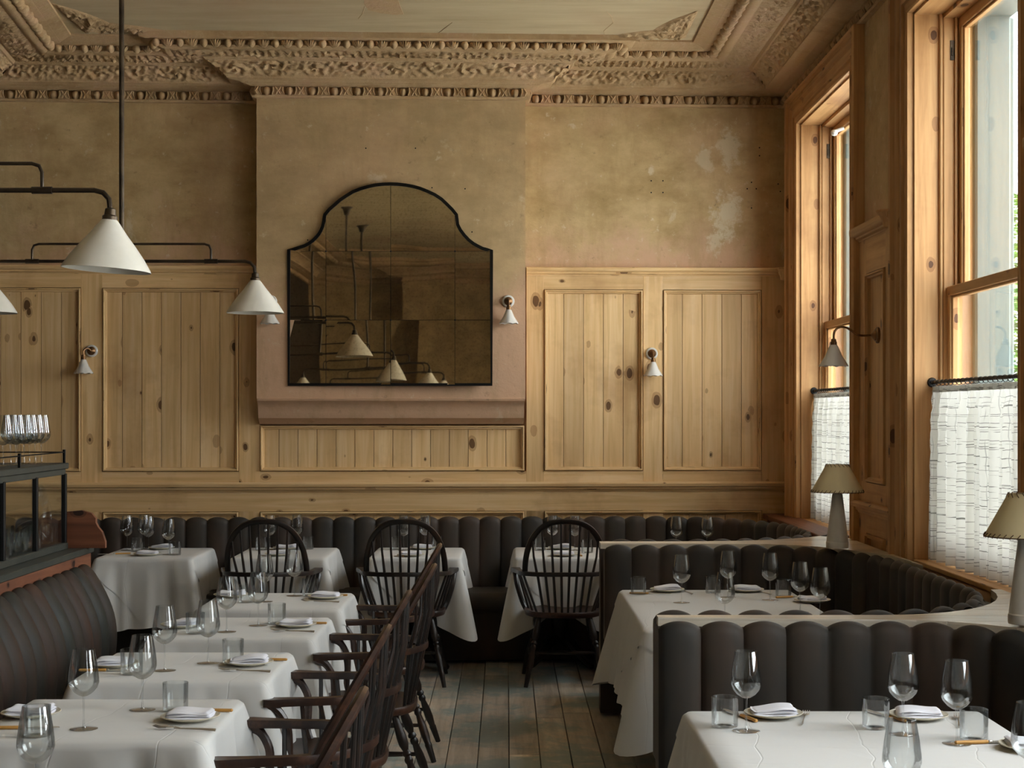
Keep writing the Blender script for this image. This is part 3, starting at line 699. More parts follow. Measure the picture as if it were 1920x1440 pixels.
# piers of the window wall: panelling, cap, dado
def pier(name, y0, y1, label):     # y1 far, y0 near
    M = MR(y1); L = y1 - y0; mb = MB(); mo = MB(); pan = MB()
    xs = (.0, L); st = .25
    a_ = .17; b_ = L - .2
    mb.box(0, -.03, 0, a_, 0, zcb, (0, 0, 1), .4, M=M); mb.box(b_, -.03, 0, L, 0, zcb, (0, 0, 1), .3, M=M)
    mb.box(a_, -.0299, 2.36, b_, 0, zcb, (1, 0, 0), .5, M=M); mb.box(a_, -.0299, zd1 - .01, b_, 0, 1.25, (1, 0, 0), .5, M=M); mb.box(a_, -.0299, .98, b_, 0, zd0 + .01, (1, 0, 0), .5, M=M)
    boards(pan, a_, 1.25, b_, 2.36, M, .6); frame_mould(mo, a_, 1.25, b_, 2.36, M); boards(pan, a_, .1, b_, .98, M, .6); frame_mould(mo, a_, .1, b_, .98, M)
    rail(mo, -.05, L + .02, cap_prof(zcap, zcb - .02), M); rail(mo, -.05, L + .01, dado_prof(zd1, zd0), M)
    mo.lathe(KN, 8, M @ Matrix.Translation((L - .03, -.06, zcap + .002)))
    r = mb.build(name, M_pine_w); struct(r, label); pan.build('panel_board', M_pine_w, r, 0); mo.build('panel_moulding', M_pine_w, r, 50)
pier('trim_6', 7.90, 8.705, 'pine panelled pier between the two windows')
pier('trim_7', 4.96, 5.765, 'pine panelled pier beyond the frame')


# ---------------- curtains ----------------
def curtain(yf, lab, rlab):
    x0 = XW + .085; n = 24; zt = 1.765; L = WW - .03
    ro = thing('curtain_rod', rlab, 'curtain rod', (x0, yf - .015, zt))
    MB().tube([(0, 0, 0), (0, -L, 0)], .0085, 10).build('rod', M_black, ro)
    for s in (0, -L): MB().lathe([(0, -.012), (.02, -.012), (.024, 0), (.02, .012), (0, .012)], 14, Matrix.Translation((0, s, 0)) @ Matrix.Rotation(PI / 2, 4, 'X')).build('finial', M_black, ro)
    for k in range(n):
        y_ = -.05 - (L - .09) * k / (n - 1)
        MB().tube([(.013 * cos(t * PI / 6), y_ + .004 * sin(t * PI / 6), -.004 + .014 * sin(t * PI / 6)) for t in range(12)], .0018, 5, closed=True).build('curtain_ring', M_black, ro)
    rr = random.Random(int(yf * 10)); ph = [rr.uniform(0, 6) for _ in range(6)]
    def f(a, b):
        s = a * L; z = zt - .02 - b * (zt - .02 - ZS - .005)
        am = .008 + .014 * min(1, b * 5) + .006 * b
        fo = am * (sin(s * 88 + ph[0] + 1.5 * sin(s * 9 + ph[1]) + .4 * b) + .45 * sin(s * 41 + ph[2] + b))
        yy = -s - .006 * sin(s * 120 + ph[3]) + (.03 * (1 - min(1, b * 6)) if False else 0)
        if a < .05: yy -= (.05 - a) * .5 * min(1, b * 8)
        return (fo + .005 * sin(b * 50 + s * 30) * (1 - b), yy, z - zt)
    mb = MB(); mb.grid(f, 300, 26, (0, 0, 1), .5)
    c = mb.build('cafe_curtain', M_curtain, smooth=80); c.location = (x0, yf - .015, zt - .0)
    # hem heading band
    tag(c, lab, 'curtain', 'half height linen curtains')
    mb = MB(); mb.grid(lambda a, b: (lambda p: (p[0] - .004, p[1], p[2]))(f(a, b * .035)), 300, 2, (0, 0, 1), .5)
    mb.build('heading_tape', M_curtain, c, 80)
curtain(WIN[0], 'checked white linen cafe curtain on the farther window, by the back corner', 'black rod with rings across the farther window')
curtain(WIN[1], 'checked white linen cafe curtain on the nearer window, right of the panelled pier', 'black rod with rings across the nearer window')

# ---------------- trees outside ----------------
def tree(x, y, h, r, n, lab, seed):
    t = thing('tree', lab, 'tree', (x, y, -.8)); rr = random.Random(seed); mb = MB()
    for k in range(n):
        while True:
            v = Vector((rr.uniform(-1, 1), rr.uniform(-1, 1), rr.uniform(-1, 1)))
            if .25 < v.length < 1: break
        q = Vector((v.x * r, v.y * r, h * .56 + v.z * h * .44)); q += Vector([noise.noise(q * 1.3 + Vector((i * 7, 0, 0))) * .5 for i in range(3)])
        M = Matrix.Translation(q) @ Matrix.Rotation(rr.uniform(0, 6), 4, 'Z') @ Matrix.Rotation(rr.uniform(-1, 1), 4, 'X'); s = rr.uniform(.05, .11)
        mb.add([M @ Vector(p) for p in ((-s, 0, 0), (0, -s * .5, .01), (s, 0, 0), (0, s * .5, .01))], [(0, 1, 2, 3)], tone=rr.random())
    mb.build('foliage', M_leaf, t, 0)
    MB().tube([(0, 0, 0), (.05, 0, h * .3), (0, .1, h * .7)], [.18, .14, .05], 8).build('trunk', M_bark, t)
tree(8.35, 25.5, 5.9, 2.0, 16000, 'leafy green tree outside the nearer window, at the edge of the opening', 3)
tree(13.5, 33, 6.5, 2.8, 9000, 'green tree standing farther away outside the windows', 5)

# ---------------- mirror ----------------
MPX = [(541.5, 721), (541.5, 468), (552, 467), (561.5, 464), (571, 461), (579, 457), (587, 451), (593, 445), (598, 439), (601.5, 433), (605, 425), (607, 417), (608, 409), (609, 403), (617, 393), (627.5, 384), (637, 375.5), (648, 368), (661, 360), (676, 354), (690, 350), (704, 347), (718, 345.5), (731.7, 345), (746, 345.5), (760, 347), (774, 349.5), (787, 353), (801, 358.5), (815, 365), (828, 373.5), (839, 384), (848, 393), (856, 403), (857, 412), (858, 421), (863, 431), (870.5, 441), (879, 450), (888, 457), (897, 462), (905, 466), (913, 468), (921.5, 469), (921.5, 721)]
mc = B(pu(731, .22), .235, 0); ZM0 = H - (721 - VY) * mc.y / F
mir = thing('wall_mirror', 'large arched wall mirror of foxed glass panels in a thin black frame', 'mirror', (mc.x, mc.y, ZM0), -.0)
mx_ = lambda px: (px - VX) * mc.y / F - mc.x
mz_ = lambda py: H - (py - VY) * mc.y / F - ZM0
OUT = [(mx_(a_), mz_(b_)) for a_, b_ in MPX]
def xz(mb, pts, y0, y1):
    n = len(pts); vs = [(x_, y0, z_) for x_, z_ in pts] + [(x_, y1, z_) for x_, z_ in pts]
    mb.add(vs, [tuple(range(n)), tuple(reversed(range(n, 2 * n)))] + [((i + 1) % n, i, n + i, n + (i + 1) % n) for i in range(n)])
def area2(p): return sum(p[i][0] * p[(i + 1) % len(p)][1] - p[(i + 1) % len(p)][0] * p[i][1] for i in range(len(p)))
if area2(OUT) < 0: OUT = OUT[::-1]
MB().tube([(x_, 0, z_) for x_, z_ in OUT], .0065, 4, rx=2.0, closed=True, ref=(0, 1, 0)).build('frame', M_black, mir)
mb = MB(); xz(mb, OUT, .008, .02); mb.build('backing_board', M_black, mir, 0)
def clip(poly, ax, val, keep_less):
    out = []
    for i in range(len(poly)):
        a_, b_ = poly[i], poly[(i + 1) % len(poly)]; ia = (a_[ax] <= val) == keep_less; ib = (b_[ax] <= val) == keep_less
        if ia: out.append(a_)
        if ia != ib:
            t = (val - a_[ax]) / (b_[ax] - a_[ax]); out.append(tuple(a_[k] + (b_[k] - a_[k]) * t for k in (0, 1)))
    return out
gx = [-9] + [mx_(v) for v in (611, 732.5, 853)] + [9]; gz = [-9] + [mz_(v) for v in (600, 471)] + [9]; g_ = .0012
for i in range(4):
    for j in range(3):
        q = clip(clip(clip(clip(OUT, 0, gx[i + 1] - g_, True), 0, gx[i] + g_, False), 1, gz[j + 1] - g_, True), 1, gz[j] + g_, False)
        if len(q) < 3: continue
        cxm = sum(p[0] for p in q) / len(q); czm = sum(p[1] for p in q) / len(q); ty = (-.020, -.013, -.008)[j] + R.uniform(-.002, .002); tx = (.014, .006, 0)[j] + R.uniform(-.002, .002)
        q = [p for k, p in enumerate(q) if (Vector(p) - Vector(q[k - 1])).length > 1e-5]
        n = len(q); vs = [(x_, .001 + (x_ - cxm) * ty + (z_ - czm) * tx, z_) for x_, z_ in q] + [(x_, .007, z_) for x_, z_ in q]
        MB().add(vs, [tuple(range(n)), tuple(reversed(range(n, 2 * n)))] + [((k + 1) % n, k, n + k, n + (k + 1) % n) for k in range(n)]).build('mirror_panel', M_mirror, mir, 0)
for px in (611, 732.5, 853):
    for py in (471, 600):
        MB().lathe([(0, -.004), (.005, -.003), (.006, 0), (.006, .004)], 10, Matrix.Translation((mx_(px), 0, mz_(py))) @ Matrix.Rotation(-PI / 2, 4, 'X')).build('rosette', M_black, mir)

# ---------------- wall lights ----------------
def shade_prof(r0, r1, h, t=.003): return [(r0, h), (r0 * 1.25, h * .93), (r0 + (r1 - r0) * .45, h * .5), (r1 * .93, h * .12), (r1, 0), (r1 - t, 0), (r1 * .93 - t, h * .13), (r0 + (r1 - r0) * .45 - t, h * .5), (r0 - t * .5, h * .9)]
def sconce(label, loc, rotz, side=0.0, swan=False):
    """local: -y is out of the wall"""
    t = thing('wall_light', label, 'wall light', loc, rotz, 'small porcelain wall lights')
    Mx = Matrix.Rotation(PI / 2, 4, 'X')
    MB().lathe([(0, -.004), (.042, -.004), (.042, .006), (.036, .012), (.03, .013)], 24, Mx).build('back_plate', M_shade_s if not swan else M_brass, t)
    MB().lathe([(.03, .010), (.028, .018), (.018, .026), (.010, .034), (0, .036)], 20, Mx).build('rose', M_brass, t)
    if swan: pts = [(0, -.03, 0), (0, -.08, -.002), (0, -.11, .004), (0, -.145, .03), (0, -.175, .042), (0, -.205, .038), (0, -.225, .015), (0, -.228, -.02)]
    else: pts = [(0, -.03, 0), (side * .3, -.045, .014), (side * .7, -.06, .012), (side, -.07, -.004), (side, -.072, -.03)]
    MB().tube(cr(pts), .0058, 8).build('arm', M_brass, t)
    ex, ey, ez = pts[-1]
    MB().lathe([(.007, .002), (.013, 0), (.014, -.012), (.017, -.015), (.017, -.03), (.012, -.033)], 16, Matrix.Translation((ex, ey, ez))).build('lamp_holder', M_brass, t)
    sc_ = 1.15 if swan else 1.0
    def rim(i, a, r, z): return (r * (1 + (.035 * abs(cos(4 * a)) if i in (3, 4, 5, 6) else 0)), z + (.006 * abs(cos(4 * a)) if i in (4, 5) else 0))
    MB().lathe([(r * sc_, z * sc_) for r, z in shade_prof(.016, .064, .098)], 48, Matrix.Translation((ex, ey, ez - .03 - .098 * sc_)), rim=rim).build('lamp_shade', M_shade_s, t)
    MB().lathe([(0, .0), (.018, .008), (.024, .028), (.016, .05), (.011, .06)], 14, Matrix.Translation((ex, ey, ez - .1))).build('bulb', M_shade_s, t)
def bsconce(px, py, p, label, side=0.0): q = B(pu(px, p), p, pz(px, py, p)); sconce(label, q, WA, side)
bsconce(1222, 663, .034, 'scalloped white wall light on the pale panelling between two tall panels')
bsconce(953, 565, .204, 'scalloped white wall light just right of the arched mirror', .0)
bsconce(508, 565, .204, 'scalloped white wall light left of the mirror, half behind a hanging shade')
bsconce(172, 658, .034, 'scalloped white wall light on the shaded panelling above the wine glasses', -.04)
sconce('swan neck wall light on the panelled pier between the windows', (XW - .034, 8.25, 2.02), -PI / 2, swan=True)

# ---------------- hanging lights ----------------
def pendant(label, X, Y, zb_, visible_r=True, short=False):
    t = thing('hanging_light', label, 'hanging light', (X, Y, 0), 0, 'long bronze bar lights with white shades')
    hw = .655; ux = .475
    MB().tube([(0, 0, zb_), (0, 0, ZC - .02)], .0135, 10).build('rod', M_iron, t)
    MB().lathe([(.014, -.09), (.03, -.08), (.035, -.06), (.05, -.02), (.075, 0)], 20, Matrix.Translation((0, 0, ZC))).build('ceiling_rose', M_iron, t)
    pts = [(-hw - .055, 0, zb_ - .075), (-hw - .05, 0, zb_ - .03), (-hw - .03, 0, zb_ - .008), (-hw, 0, zb_), (hw, 0, zb_), (hw + .03, 0, zb_ - .008), (hw + .05, 0, zb_ - .03), (hw + .055, 0, zb_ - .075)]
    MB().tube(pts, .009, 8).build('lower_bar', M_iron, t)
    zu = zb_ + .092
    MB().tube([(-ux, 0, zb_), (-ux, 0, zu - .03), (-ux + .01, 0, zu - .008), (-ux + .035, 0, zu), (ux - .035, 0, zu), (ux - .01, 0, zu - .008), (ux, 0, zu - .03), (ux, 0, zb_)], .0065, 8).build('upper_bar', M_iron, t)
    for s in (-1, 1): MB().tube([(s * ux - .035, 0, zb_), (s * ux + .035, 0, zb_)], .0125, 10).build('collar', M_iron, t)
    MB().tube([(-.03, 0, zb_), (.03, 0, zb_)], .016, 10).build('collar', M_iron, t)
    for s in (-1, 1):
        M = Matrix.Translation((s * (hw + .055), 0, zb_ - .07)) @ Matrix.Rotation((.07 if Y < 7 and s > 0 else .0), 4, 'Y')
        MB().lathe([(.009, .01), (.018, .005), (.02, -.015), (.026, -.02), (.026, -.034), (.02, -.036)], 18, M).build('lamp_holder', M_iron, t)
        pr_ = [(.024, 0), (.034, -.012), (.062, -.05), (.095, -.09), (.125, -.13), (.148, -.166), (.152, -.175), (.149, -.175), (.144, -.166), (.121, -.13), (.091, -.09), (.058, -.05), (.028, -.012), (.02, -.004)]
        o = MB().lathe(pr_, 56, M @ Matrix.Translation((0, 0, -.03))).build('lamp_shade', M_shade, t, 50)
        MB().lathe([(.012, 0), (.014, -.03), (.03, -.065), (.03, -.085), (.018, -.105), (0, -.11)], 16, M @ Matrix.Translation((0, 0, -.03))).build('bulb', M_shade_s, o)
pendant('far hanging bar light in front of the shaded panelling, rod above its middle', (228 - VX) * 8.5 / F, 8.5, 2.425)
pendant('near hanging bar light with the largest white shade, upper left', (207 - VX) * 5.5 / F - .71, 5.5, 2.385)
pendant('hanging bar light seen only in the arched mirror, its canopy the higher of two', -1.95, 2.9, 2.40)
pendant('hanging bar light seen only in the arched mirror, its canopy the lower of two', -1.95, 1.1, 2.40)

# ---------------- table lamps ----------------
def lamp(label, x, y, z):
    t = thing('table_lamp', label, 'table lamp', (x, y, z), 0, 'ceramic lamps with laced shades')
    MB().lathe([(0, 0), (.056, 0), (.057, .006), (.057, .03), (.054, .034), (.054, .04), (.026, .27), (.022, .275), (.022, .282), (.01, .284), (.01, .31)], 40).build('lamp_base', M_lampbase, t)
    pf = [(.131, .283), (.1315, .285), (.056, .423), (.055, .423), (.1295, .283)]
    s_ = MB().lathe(pf, 60).build('lamp_shade', M_parch, t)
    mb = MB()
    for k in range(36):
        a_ = 2 * PI * k / 36; mb.tube([(.132 * cos(a_), .132 * sin(a_), .280), (.133 * cos(a_ + .03), .133 * sin(a_ + .03), .287), (.128 * cos(a_ + .08), .128 * sin(a_ + .08), .295)], .0016, 5)
    for k in range(18):
        a_ = 2 * PI * k / 18; mb.tube([(.056 * cos(a_), .056 * sin(a_), .426), (.059 * cos(a_ + .08), .059 * sin(a_ + .08), .419), (.063 * cos(a_ + .2), .063 * sin(a_ + .2), .411)], .0014, 5)
    mb.tube([(.1315 * cos(k * PI / 20), .1315 * sin(k * PI / 20), .2835) for k in range(40)], .002, 6, closed=True)
    mb.build('lacing', M_lace, s_)
ZL = .935
lamp('ceramic table lamp on the ledge beside the panelled pier', (1570 - VX) * 8.12 / F, 8.12, ZL)
lamp('ceramic table lamp cut by the frame edge, in front of the nearer curtain', (1924 - VX) * 5.2 / F, 5.2, ZL)

# ---------------- banquettes ----------------
def cat(path, step):
    """resample a polyline of (x, y) with Catmull-free linear spacing; returns points, tangents, arclen"""
    P_ = [Vector(p) for p in path]; L = [0]
    for i in range(1, len(P_)): L.append(L[-1] + (P_[i] - P_[i - 1]).length)
    n = int(L[-1] / step); out = []; j = 0
    for k in range(n + 1):
        s = L[-1] * k / n
        while j < len(L) - 2 and L[j + 1] < s: j += 1
        t = (s - L[j]) / max(1e-9, L[j + 1] - L[j]); out.append(P_[j].lerp(P_[j + 1], t))
    return out, L[-1]
def arc(cx, cy_, rx, ry, a0, a1, n=14): return [(cx + rx * cos(math.radians(a0 + (a1 - a0) * k / n)), cy_ + ry * sin(math.radians(a0 + (a1 - a0) * k / n))) for k in range(n + 1)]
def banquette(name, label, path, mat, lean=0.0, ztop=.90, zseat=.46, thick=.10, seat=.5, fl=.141, bodyh=None, flute=.031, seatpath=None, trim=0):
    """path travels with the sitter's side on the RIGHT; fluted back rises from the path line"""
    t = thing(name, label, 'banquette', (0, 0, 0))
    pts, L = cat(path, fl / 14); n = len(pts); nf = max(1, round(L / fl)); fl_ = L / nf
    nor = []
    for i in range(n):
        d = (pts[min(i + 6, n - 1)] - pts[max(i - 6, 0)]).normalized(); nor.append(Vector((d.y, -d.x)))     # right side
    nz = 22; mb = MB()
    def back(i, j):
        s = L * i / (n - 1); ph = (s / fl_) % 1.0; bu = abs(sin(PI * ph)) ** .42
        top = ztop + .016 * abs(sin(PI * ph)) ** .7
        w = j / nz
        if w < .62: q = w / .62; z = zseat - .04 + (top - .035 - zseat + .04) * q; off = flute * bu * (1 - .15 * q) + .012
        else:
            q = (w - .62) / .38; a_ = q * PI * .75; rr_ = .03 + .012 * bu
            z = top - .035 + rr_ * sin(a_) * 1.1; off = (flute * bu * .85 + .012) - rr_ * (1 - cos(a_)) * (thick / .075) * .6
        off += lean * (ztop - z) / (ztop - zseat) + (.05 * sin(PI * min(1, max(0, (z - zseat) / (ztop - zseat)))) if lean else 0)
        p = pts[i] + nor[i] * off; return (p.x, p.y, z)
    mb.grid(lambda a_, b_: back(round(a_ * (n - 1)), round(b_ * nz)), n - 1, nz)
    # closed ends
    for i in (0, n - 1):
        e = [back(i, j) for j in range(nz + 1)]; q = pts[i] - nor[i] * thick
        e.append((q.x, q.y, ztop - .02)); e.append((q.x, q.y, zseat - .04)); mb.add(e, [tuple(range(len(e)))] if i == 0 else [tuple(reversed(range(len(e))))])
    mb.build('backrest', mat, t, 60)
    mb = MB(); seg = [k * 6 for k in range((n - 1) // 6 + 1)] + ([n - 1] if (n - 1) % 6 else [])
    if trim: seg = [i for i in seg if trim <= L * i / (n - 1) <= L - trim]
    def seatp(i, w, z): p = pts[i] + nor[i] * w; return (p.x, p.y, z)
    pf = [(-.0, zseat - .12), (.0, zseat - .01), (.06, zseat), (seat - .04, zseat), (seat - .012, zseat - .008), (seat, zseat - .03), (seat, zseat - .10), (seat - .03, zseat - .13), (0, zseat - .13)]
    spts = []
    for i in seg: spts.append([seatp(i, w_ if w_ < .1 else w_, z_) for w_, z_ in pf])
    m = len(pf); vs = [p for r_ in spts for p in r_]; fs = []
    for i in range(len(seg) - 1):
        for k in range(m): k2 = (k + 1) % m; fs.append((i * m + k, i * m + k2, (i + 1) * m + k2, (i + 1) * m + k))
    fs += [tuple(reversed(range(m))), tuple((len(seg) - 1) * m + k for k in range(m))]
    mb.add(vs, fs); mb.build('seat', mat, t, 50)
    mb = MB(); pf = [(-thick + .01, .02), (-thick + .01, ztop - .04), (0, ztop - .05), (0, zseat - .13), (seat - .07, zseat - .13), (seat - .07, .02)]
    m = len(pf); vs = [seatp(i, w_, z_) for i in seg for w_, z_ in pf]; fs = []
    for i in range(len(seg) - 1):
        for k in range(m): k2 = (k + 1) % m; fs.append((i * m + k, i * m + k2, (i + 1) * m + k2, (i + 1) * m + k))
    fs += [tuple(reversed(range(m))), tuple((len(seg) - 1) * m + k for k in range(m))]
    mb.add(vs, fs); mb.build('base', mat, t, 50)
    return t
def uline(x0, yfar, ynear, xr=1.845, rx=.565, ryf=1.0, ryn=.8, x1=None):
    p = [(x0, yfar)] + arc(xr - rx, yfar - ryf, rx, ryf, 90, 0) + arc(xr - rx, ynear + ryn, rx, ryn, 0, -90) + [(x1 if x1 is not None else x0, ynear)]
    return p
# back run: along the wall then a tight turn by the far window
pb = lambda x, off: (x, yb(x) - off)
path0 = [pb(-3.25, .30), pb(.9, .30)] + arc(.95, 9.78, .82, yb(.95) - .30 - 9.78, 90, 0, 16) + arc(.95, 9.40, .82, .62, 0, -90, 12) + [(.56, 8.78)]
banquette('banquette', 'long charcoal velvet banquette along the back wall, turning round the far booth', path0, M_velvet, seat=.46)
MB().poly([pb(-3.25, .04), pb(.9, .04), pb(.9, .285), pb(-3.25, .285)], .02, .88).build('back_casing', M_velvet, [o for o in C.objects if o.name == 'banquette'][0])
banquette('banquette', 'charcoal fluted velvet banquette of the middle booth, below the ceramic lamp', uline(.515, 8.42, 5.62), M_velvet, trim=.10)
banquette('banquette', 'charcoal fluted velvet banquette of the nearest booth at the lower right', uline(.505, 5.33, 2.45, x1=.56), M_velvet, trim=.10)
# ledges between booths
def ledge(label, poly, body):
    o = MB(); xs0 = min(p[0] for p in poly)
    top = thing('ledge', label, 'ledge')
    mb = MB(); mb.poly(poly, .895, .918, (1, 0, 0), .2); mb.build('ledge_top', M_ledge, top, 0)
    ys_ = [p[1] for p in poly]; y = min(ys_)
    mb2 = MB(); k = 0; n = max(2, int((max(ys_) - y) / .16)); st = (max(ys_) - y) / n
    for k in range(n):
        q = clip(clip(poly, 1, y + (k + 1) * st - .0015, True), 1, y + k * st + .0015, False)
        q = [p for i, p in enumerate(q) if (Vector(p) - Vector(q[i - 1])).length > 1e-4]
        if len(q) > 2: mb2.poly(q, .916, .925, (1, 0, 0), R.random())
    mb2.build('ledge_board', M_ledge, top, 0)
    MB().poly(body, .02, .895).build('ledge_base', M_velvet, top, 30)
    return top
lp = [(.50, 8.655), (.95, 8.655)] + [(x_, y_) for x_, y_ in arc(.95, 9.40, .94, .745, -90, -20, 8)] + [(1.90, 9.2), (1.90, 7.3)] + arc(1.28, 7.42, .615, 1.06, 0, 90, 10) + [(.50, 8.53)]
ledge('pale ledge between the far and the middle booth, carrying a lamp', lp, lp)
lp = [(.515, 5.50), (1.28, 5.50)] + arc(1.28, 6.42, .63, .92, -90, -8, 10) + [(1.945, 6.3), (1.945, 4.2)] + [(1.91, 4.33)] + arc(1.28, 4.33, .62, 1.05, 2, 90, 10) + [(.515, 5.44)]
ledge('pale boarded ledge between the middle and the nearest booth', lp, lp)
tag(MB().box(1.77, 9.0, .89, 1.945, 11.05, .925, (0, 1, 0), .5, bev=.004).box(1.80, 9.0, .05, 1.945, 11.05, .89, (0, 1, 0), .3).build('window_ledge', M_redwood), 'reddish wooden ledge in the back corner under the farther window', 'ledge')
# left banquette, in brown leather, seen along its length
banquette('banquette', 'brown and olive leather fluted banquette along the left edge', [(-1.98, 2.6), (-1.98, 7.55)], M_leather, lean=.10, ztop=.885, seat=.42, flute=.034, thick=.1)

# ---------------- bar counter with display case ----------------
bar = thing('bar_counter', 'low dark green bar counter with a reddish timber band behind the leather banquette', 'counter')
MB().box(-2.75, 3.0, .95, -1.985, 7.70, .98, (0, 1, 0), .3, bev=.004).build('counter_top', M_darkpaint, bar)
MB().box(-2.72, 3.0, .80, -1.995, 7.68, .95, (0, 1, 0), .6, bev=.003).build('timber_band', M_redwood, bar)
MB().box(-2.70, 3.0, 0, -2.12, 7.62, .80, (0, 1, 0), .4).build('carcass', M_darkpaint, bar)
mb = MB(); q = [(0, 0), (.20, 0), (.20, .03), (.185, .075), (.165, .10), (.155, .12), (.155, .14), (.135, .165), (.09, .178), (.0, .17)]
n = len(q); vs_ = [(-2.10 + a_, y_, .98 + b_) for y_ in (7.57, 7.60) for a_, b_ in q]
mb.add(vs_, [tuple(range(n)), tuple(reversed(range(n, 2 * n)))] + [((i + 1) % n, i, n + i, n + (i + 1) % n) for i in range(n)], (1, 0, 0), .8)
mb.build('scrolled_end_board', M_redwood, bar, 30)
CX1 = -2.08; CX0 = -2.50; CY1 = 7.52; CY0 = 6.14; CZ0 = .98; CZ1 = 1.385
case = thing('display_case', 'black framed glass display case standing on the bar counter', 'display case', (CX0, CY0, CZ0))
lx, ly, lz = CX1 - CX0, CY1 - CY0, CZ1 - CZ0
MB().box(-.015, -.015, 0, lx + .015, ly + .015, .03, (0, 1, 0), .5, bev=.003).build('case_base', M_darkpaint, case)
mb = MB().box(-.015, -.015, lz - .028, lx + .018, ly + .018, lz, (0, 1, 0), .5, bev=.004); mb.box(-.004, -.004, lz - .055, lx + .006, ly + .006, lz - .028, (0, 1, 0), .5, bev=.002); mb.build('case_top', M_darkpaint, case)
for y_ in (0, ly / 3, 2 * ly / 3, ly):
    for x_ in (0, lx): MB().box(x_ - .011, y_ - .012, .03, x_ + .011, y_ + .012, lz - .05, bev=.002).build('post', M_black, case)
for x_ in (0, lx): MB().box(x_ - .001, .012, .03, x_ + .001, ly - .012, lz - .05).build('glass_pane', M_pane, case)
for y_ in (0, ly): MB().box(.012, y_ - .001, .03, lx - .012, y_ + .001, lz - .05).build('glass_pane', M_pane, case)
MB().box(.02, .02, .205, lx - .12, ly - .02, .211).build('shelf', M_pane, case)
ga = MB()
for a_, b_ in (((0, 0), (0, ly)), ((0, ly), (lx, ly)), ((lx, ly), (lx, 0)), ((lx, 0), (0, 0))): ga.tube([(a_[0], a_[1], lz + .05), (b_[0], b_[1], lz + .05)], .003, 6)
for x_ in (0, lx):
    for y_ in (0, ly / 2, ly): ga.box(x_ - .006, y_ - .006, lz, x_ + .006, y_ + .006, lz + .062, bev=.001)
ga.build('gallery_rail', M_black, case)

# ---------------- glasses, plates, cutlery prototypes ----------------
def mk_wine():
    t = thing('wine_glass', 'x', 'wine glass')
    out = [(.004, .092), (.012, .094), (.026, .103), (.038, .117), (.043, .132), (.0425, .146), (.039, .175), (.034, .205), (.0305, .225)]
    inn = [(r - .0009, z + .0004) for r, z in reversed(out[1:-1])]
    MB().lathe(out + [(.0297, .2252)] + inn + [(.002, .0955)], 36).build('bowl', M_glass, t, 60)
    MB().lathe([(.0042, .093), (.0032, .085), (.0024, .06), (.0024, .03), (.0034, .008), (.006, .004)], 12).build('stem', M_glass, t, 60)
    MB().lathe([(.006, .0042), (.02, .0022), (.0385, .0012), (.0392, .0006), (.0385, 0), (0, 0)], 36).build('foot', M_glass, t, 60)
    return Proto(t)
WINE = mk_wine()
t_ = MB().lathe([(0, .001), (.034, .001), (.0355, .0), (.0375, .003), (.0385, .084), (.0373, .0845), (.0362, .008), (.033, .0065), (0, .006)], 36).build('tumbler', M_glass, smooth=60)
TUMB = Proto(tag(t_, 'x', 'tumbler'))
t_ = MB().lathe([(0, .002), (.045, .002), (.05, 0), (.055, .003), (.085, .012), (.0865, .014), (.085, .0155), (.056, .008), (0, .006)], 48).build('side_plate', M_plate, smooth=40)
PLATE = Proto(tag(t_, 'x', 'plate'))
def mk_napkin(seed):
    mb = MB(); rr = random.Random(seed)
    for k, (w_, h_, z0) in enumerate(((.135, .095, .0), (.130, .090, .006), (.126, .088, .012))):
        zt_ = z0 + .0065; ph = rr.uniform(0, 6)
        def f(a_, b_, w_=w_, h_=h_, z0=z0, zt_=zt_, ph=ph, k=k):
            x_ = (a_ - .5) * w_; y_ = (b_ - .5) * h_
            e = min(a_, 1 - a_, b_, 1 - b_) * 14; e = min(1, e) ** .5
            return (x_ + .002 * sin(y_ * 60 + ph), y_ + .002 * sin(x_ * 50 + ph), z0 + (zt_ - z0) * e + .004 * sin(a_ * 5 + ph) * k * .5 + .006 * (a_ - .2) * k * .5)
        mb.grid(f, 20, 14); mb.grid(lambda a_, b_, f=f, z0=z0: (f(a_, b_)[0], f(a_, b_)[1], z0 + .0003 + (f(a_, b_)[2] - z0) * .05), 20, 14, flip=True)
    o = mb.build('napkin', M_napkin, smooth=60); return Proto(tag(o, 'x', 'napkin'))
NAPS = [mk_napkin(1), mk_napkin(2), mk_napkin(3)]
def mk_knife():
    t = thing('knife', 'x', 'knife')
    MB().box(-.006, -.105, .0, .006, -.01, .009, (0, 1, 0), .5, bev=.003).build('handle', M_bone, t)['label'] = 'honey coloured bone handle'
    mb = MB(); mb.box(-.006, -.01, .001, .006, .0, .008, bev=.002); q = [(-.008, 0), (.006, 0), (.007, .08), (.003, .1), (-.004, .095), (-.0085, .05)]; mb.poly(q, .003, .005); mb.build('blade', M_steel, t)
    return Proto(t)
KNIFE = mk_knife()
def mk_fork():
    mb = MB(); mb.tube([(0, -.095, .004), (0, -.05, .005), (0, .01, .004), (0, .03, .006)], [.0045, .003, .0022, .004], 8, rx=.5)
    mb.poly([(-.004, .028), (.004, .028), (.011, .045), (.011, .052), (-.011, .052), (-.011, .045)], .006, .0075)
    for k in range(4): mb.tube([(-.0098 + k * .0065, .05, .0068), (-.0098 + k * .0065, .072, .005), (-.0095 + k * .0063, .092, .010)], [.0018, .0016, .0008], 6)
    o = mb.build('fork', M_steel, smooth=60); return Proto(tag(o, 'x', 'fork'))
FORK = mk_fork()
ZT = .72
def tp(px, py, z=ZT): d = F * (H - z) / (py - VY); return ((px - VX) * d / F, d)

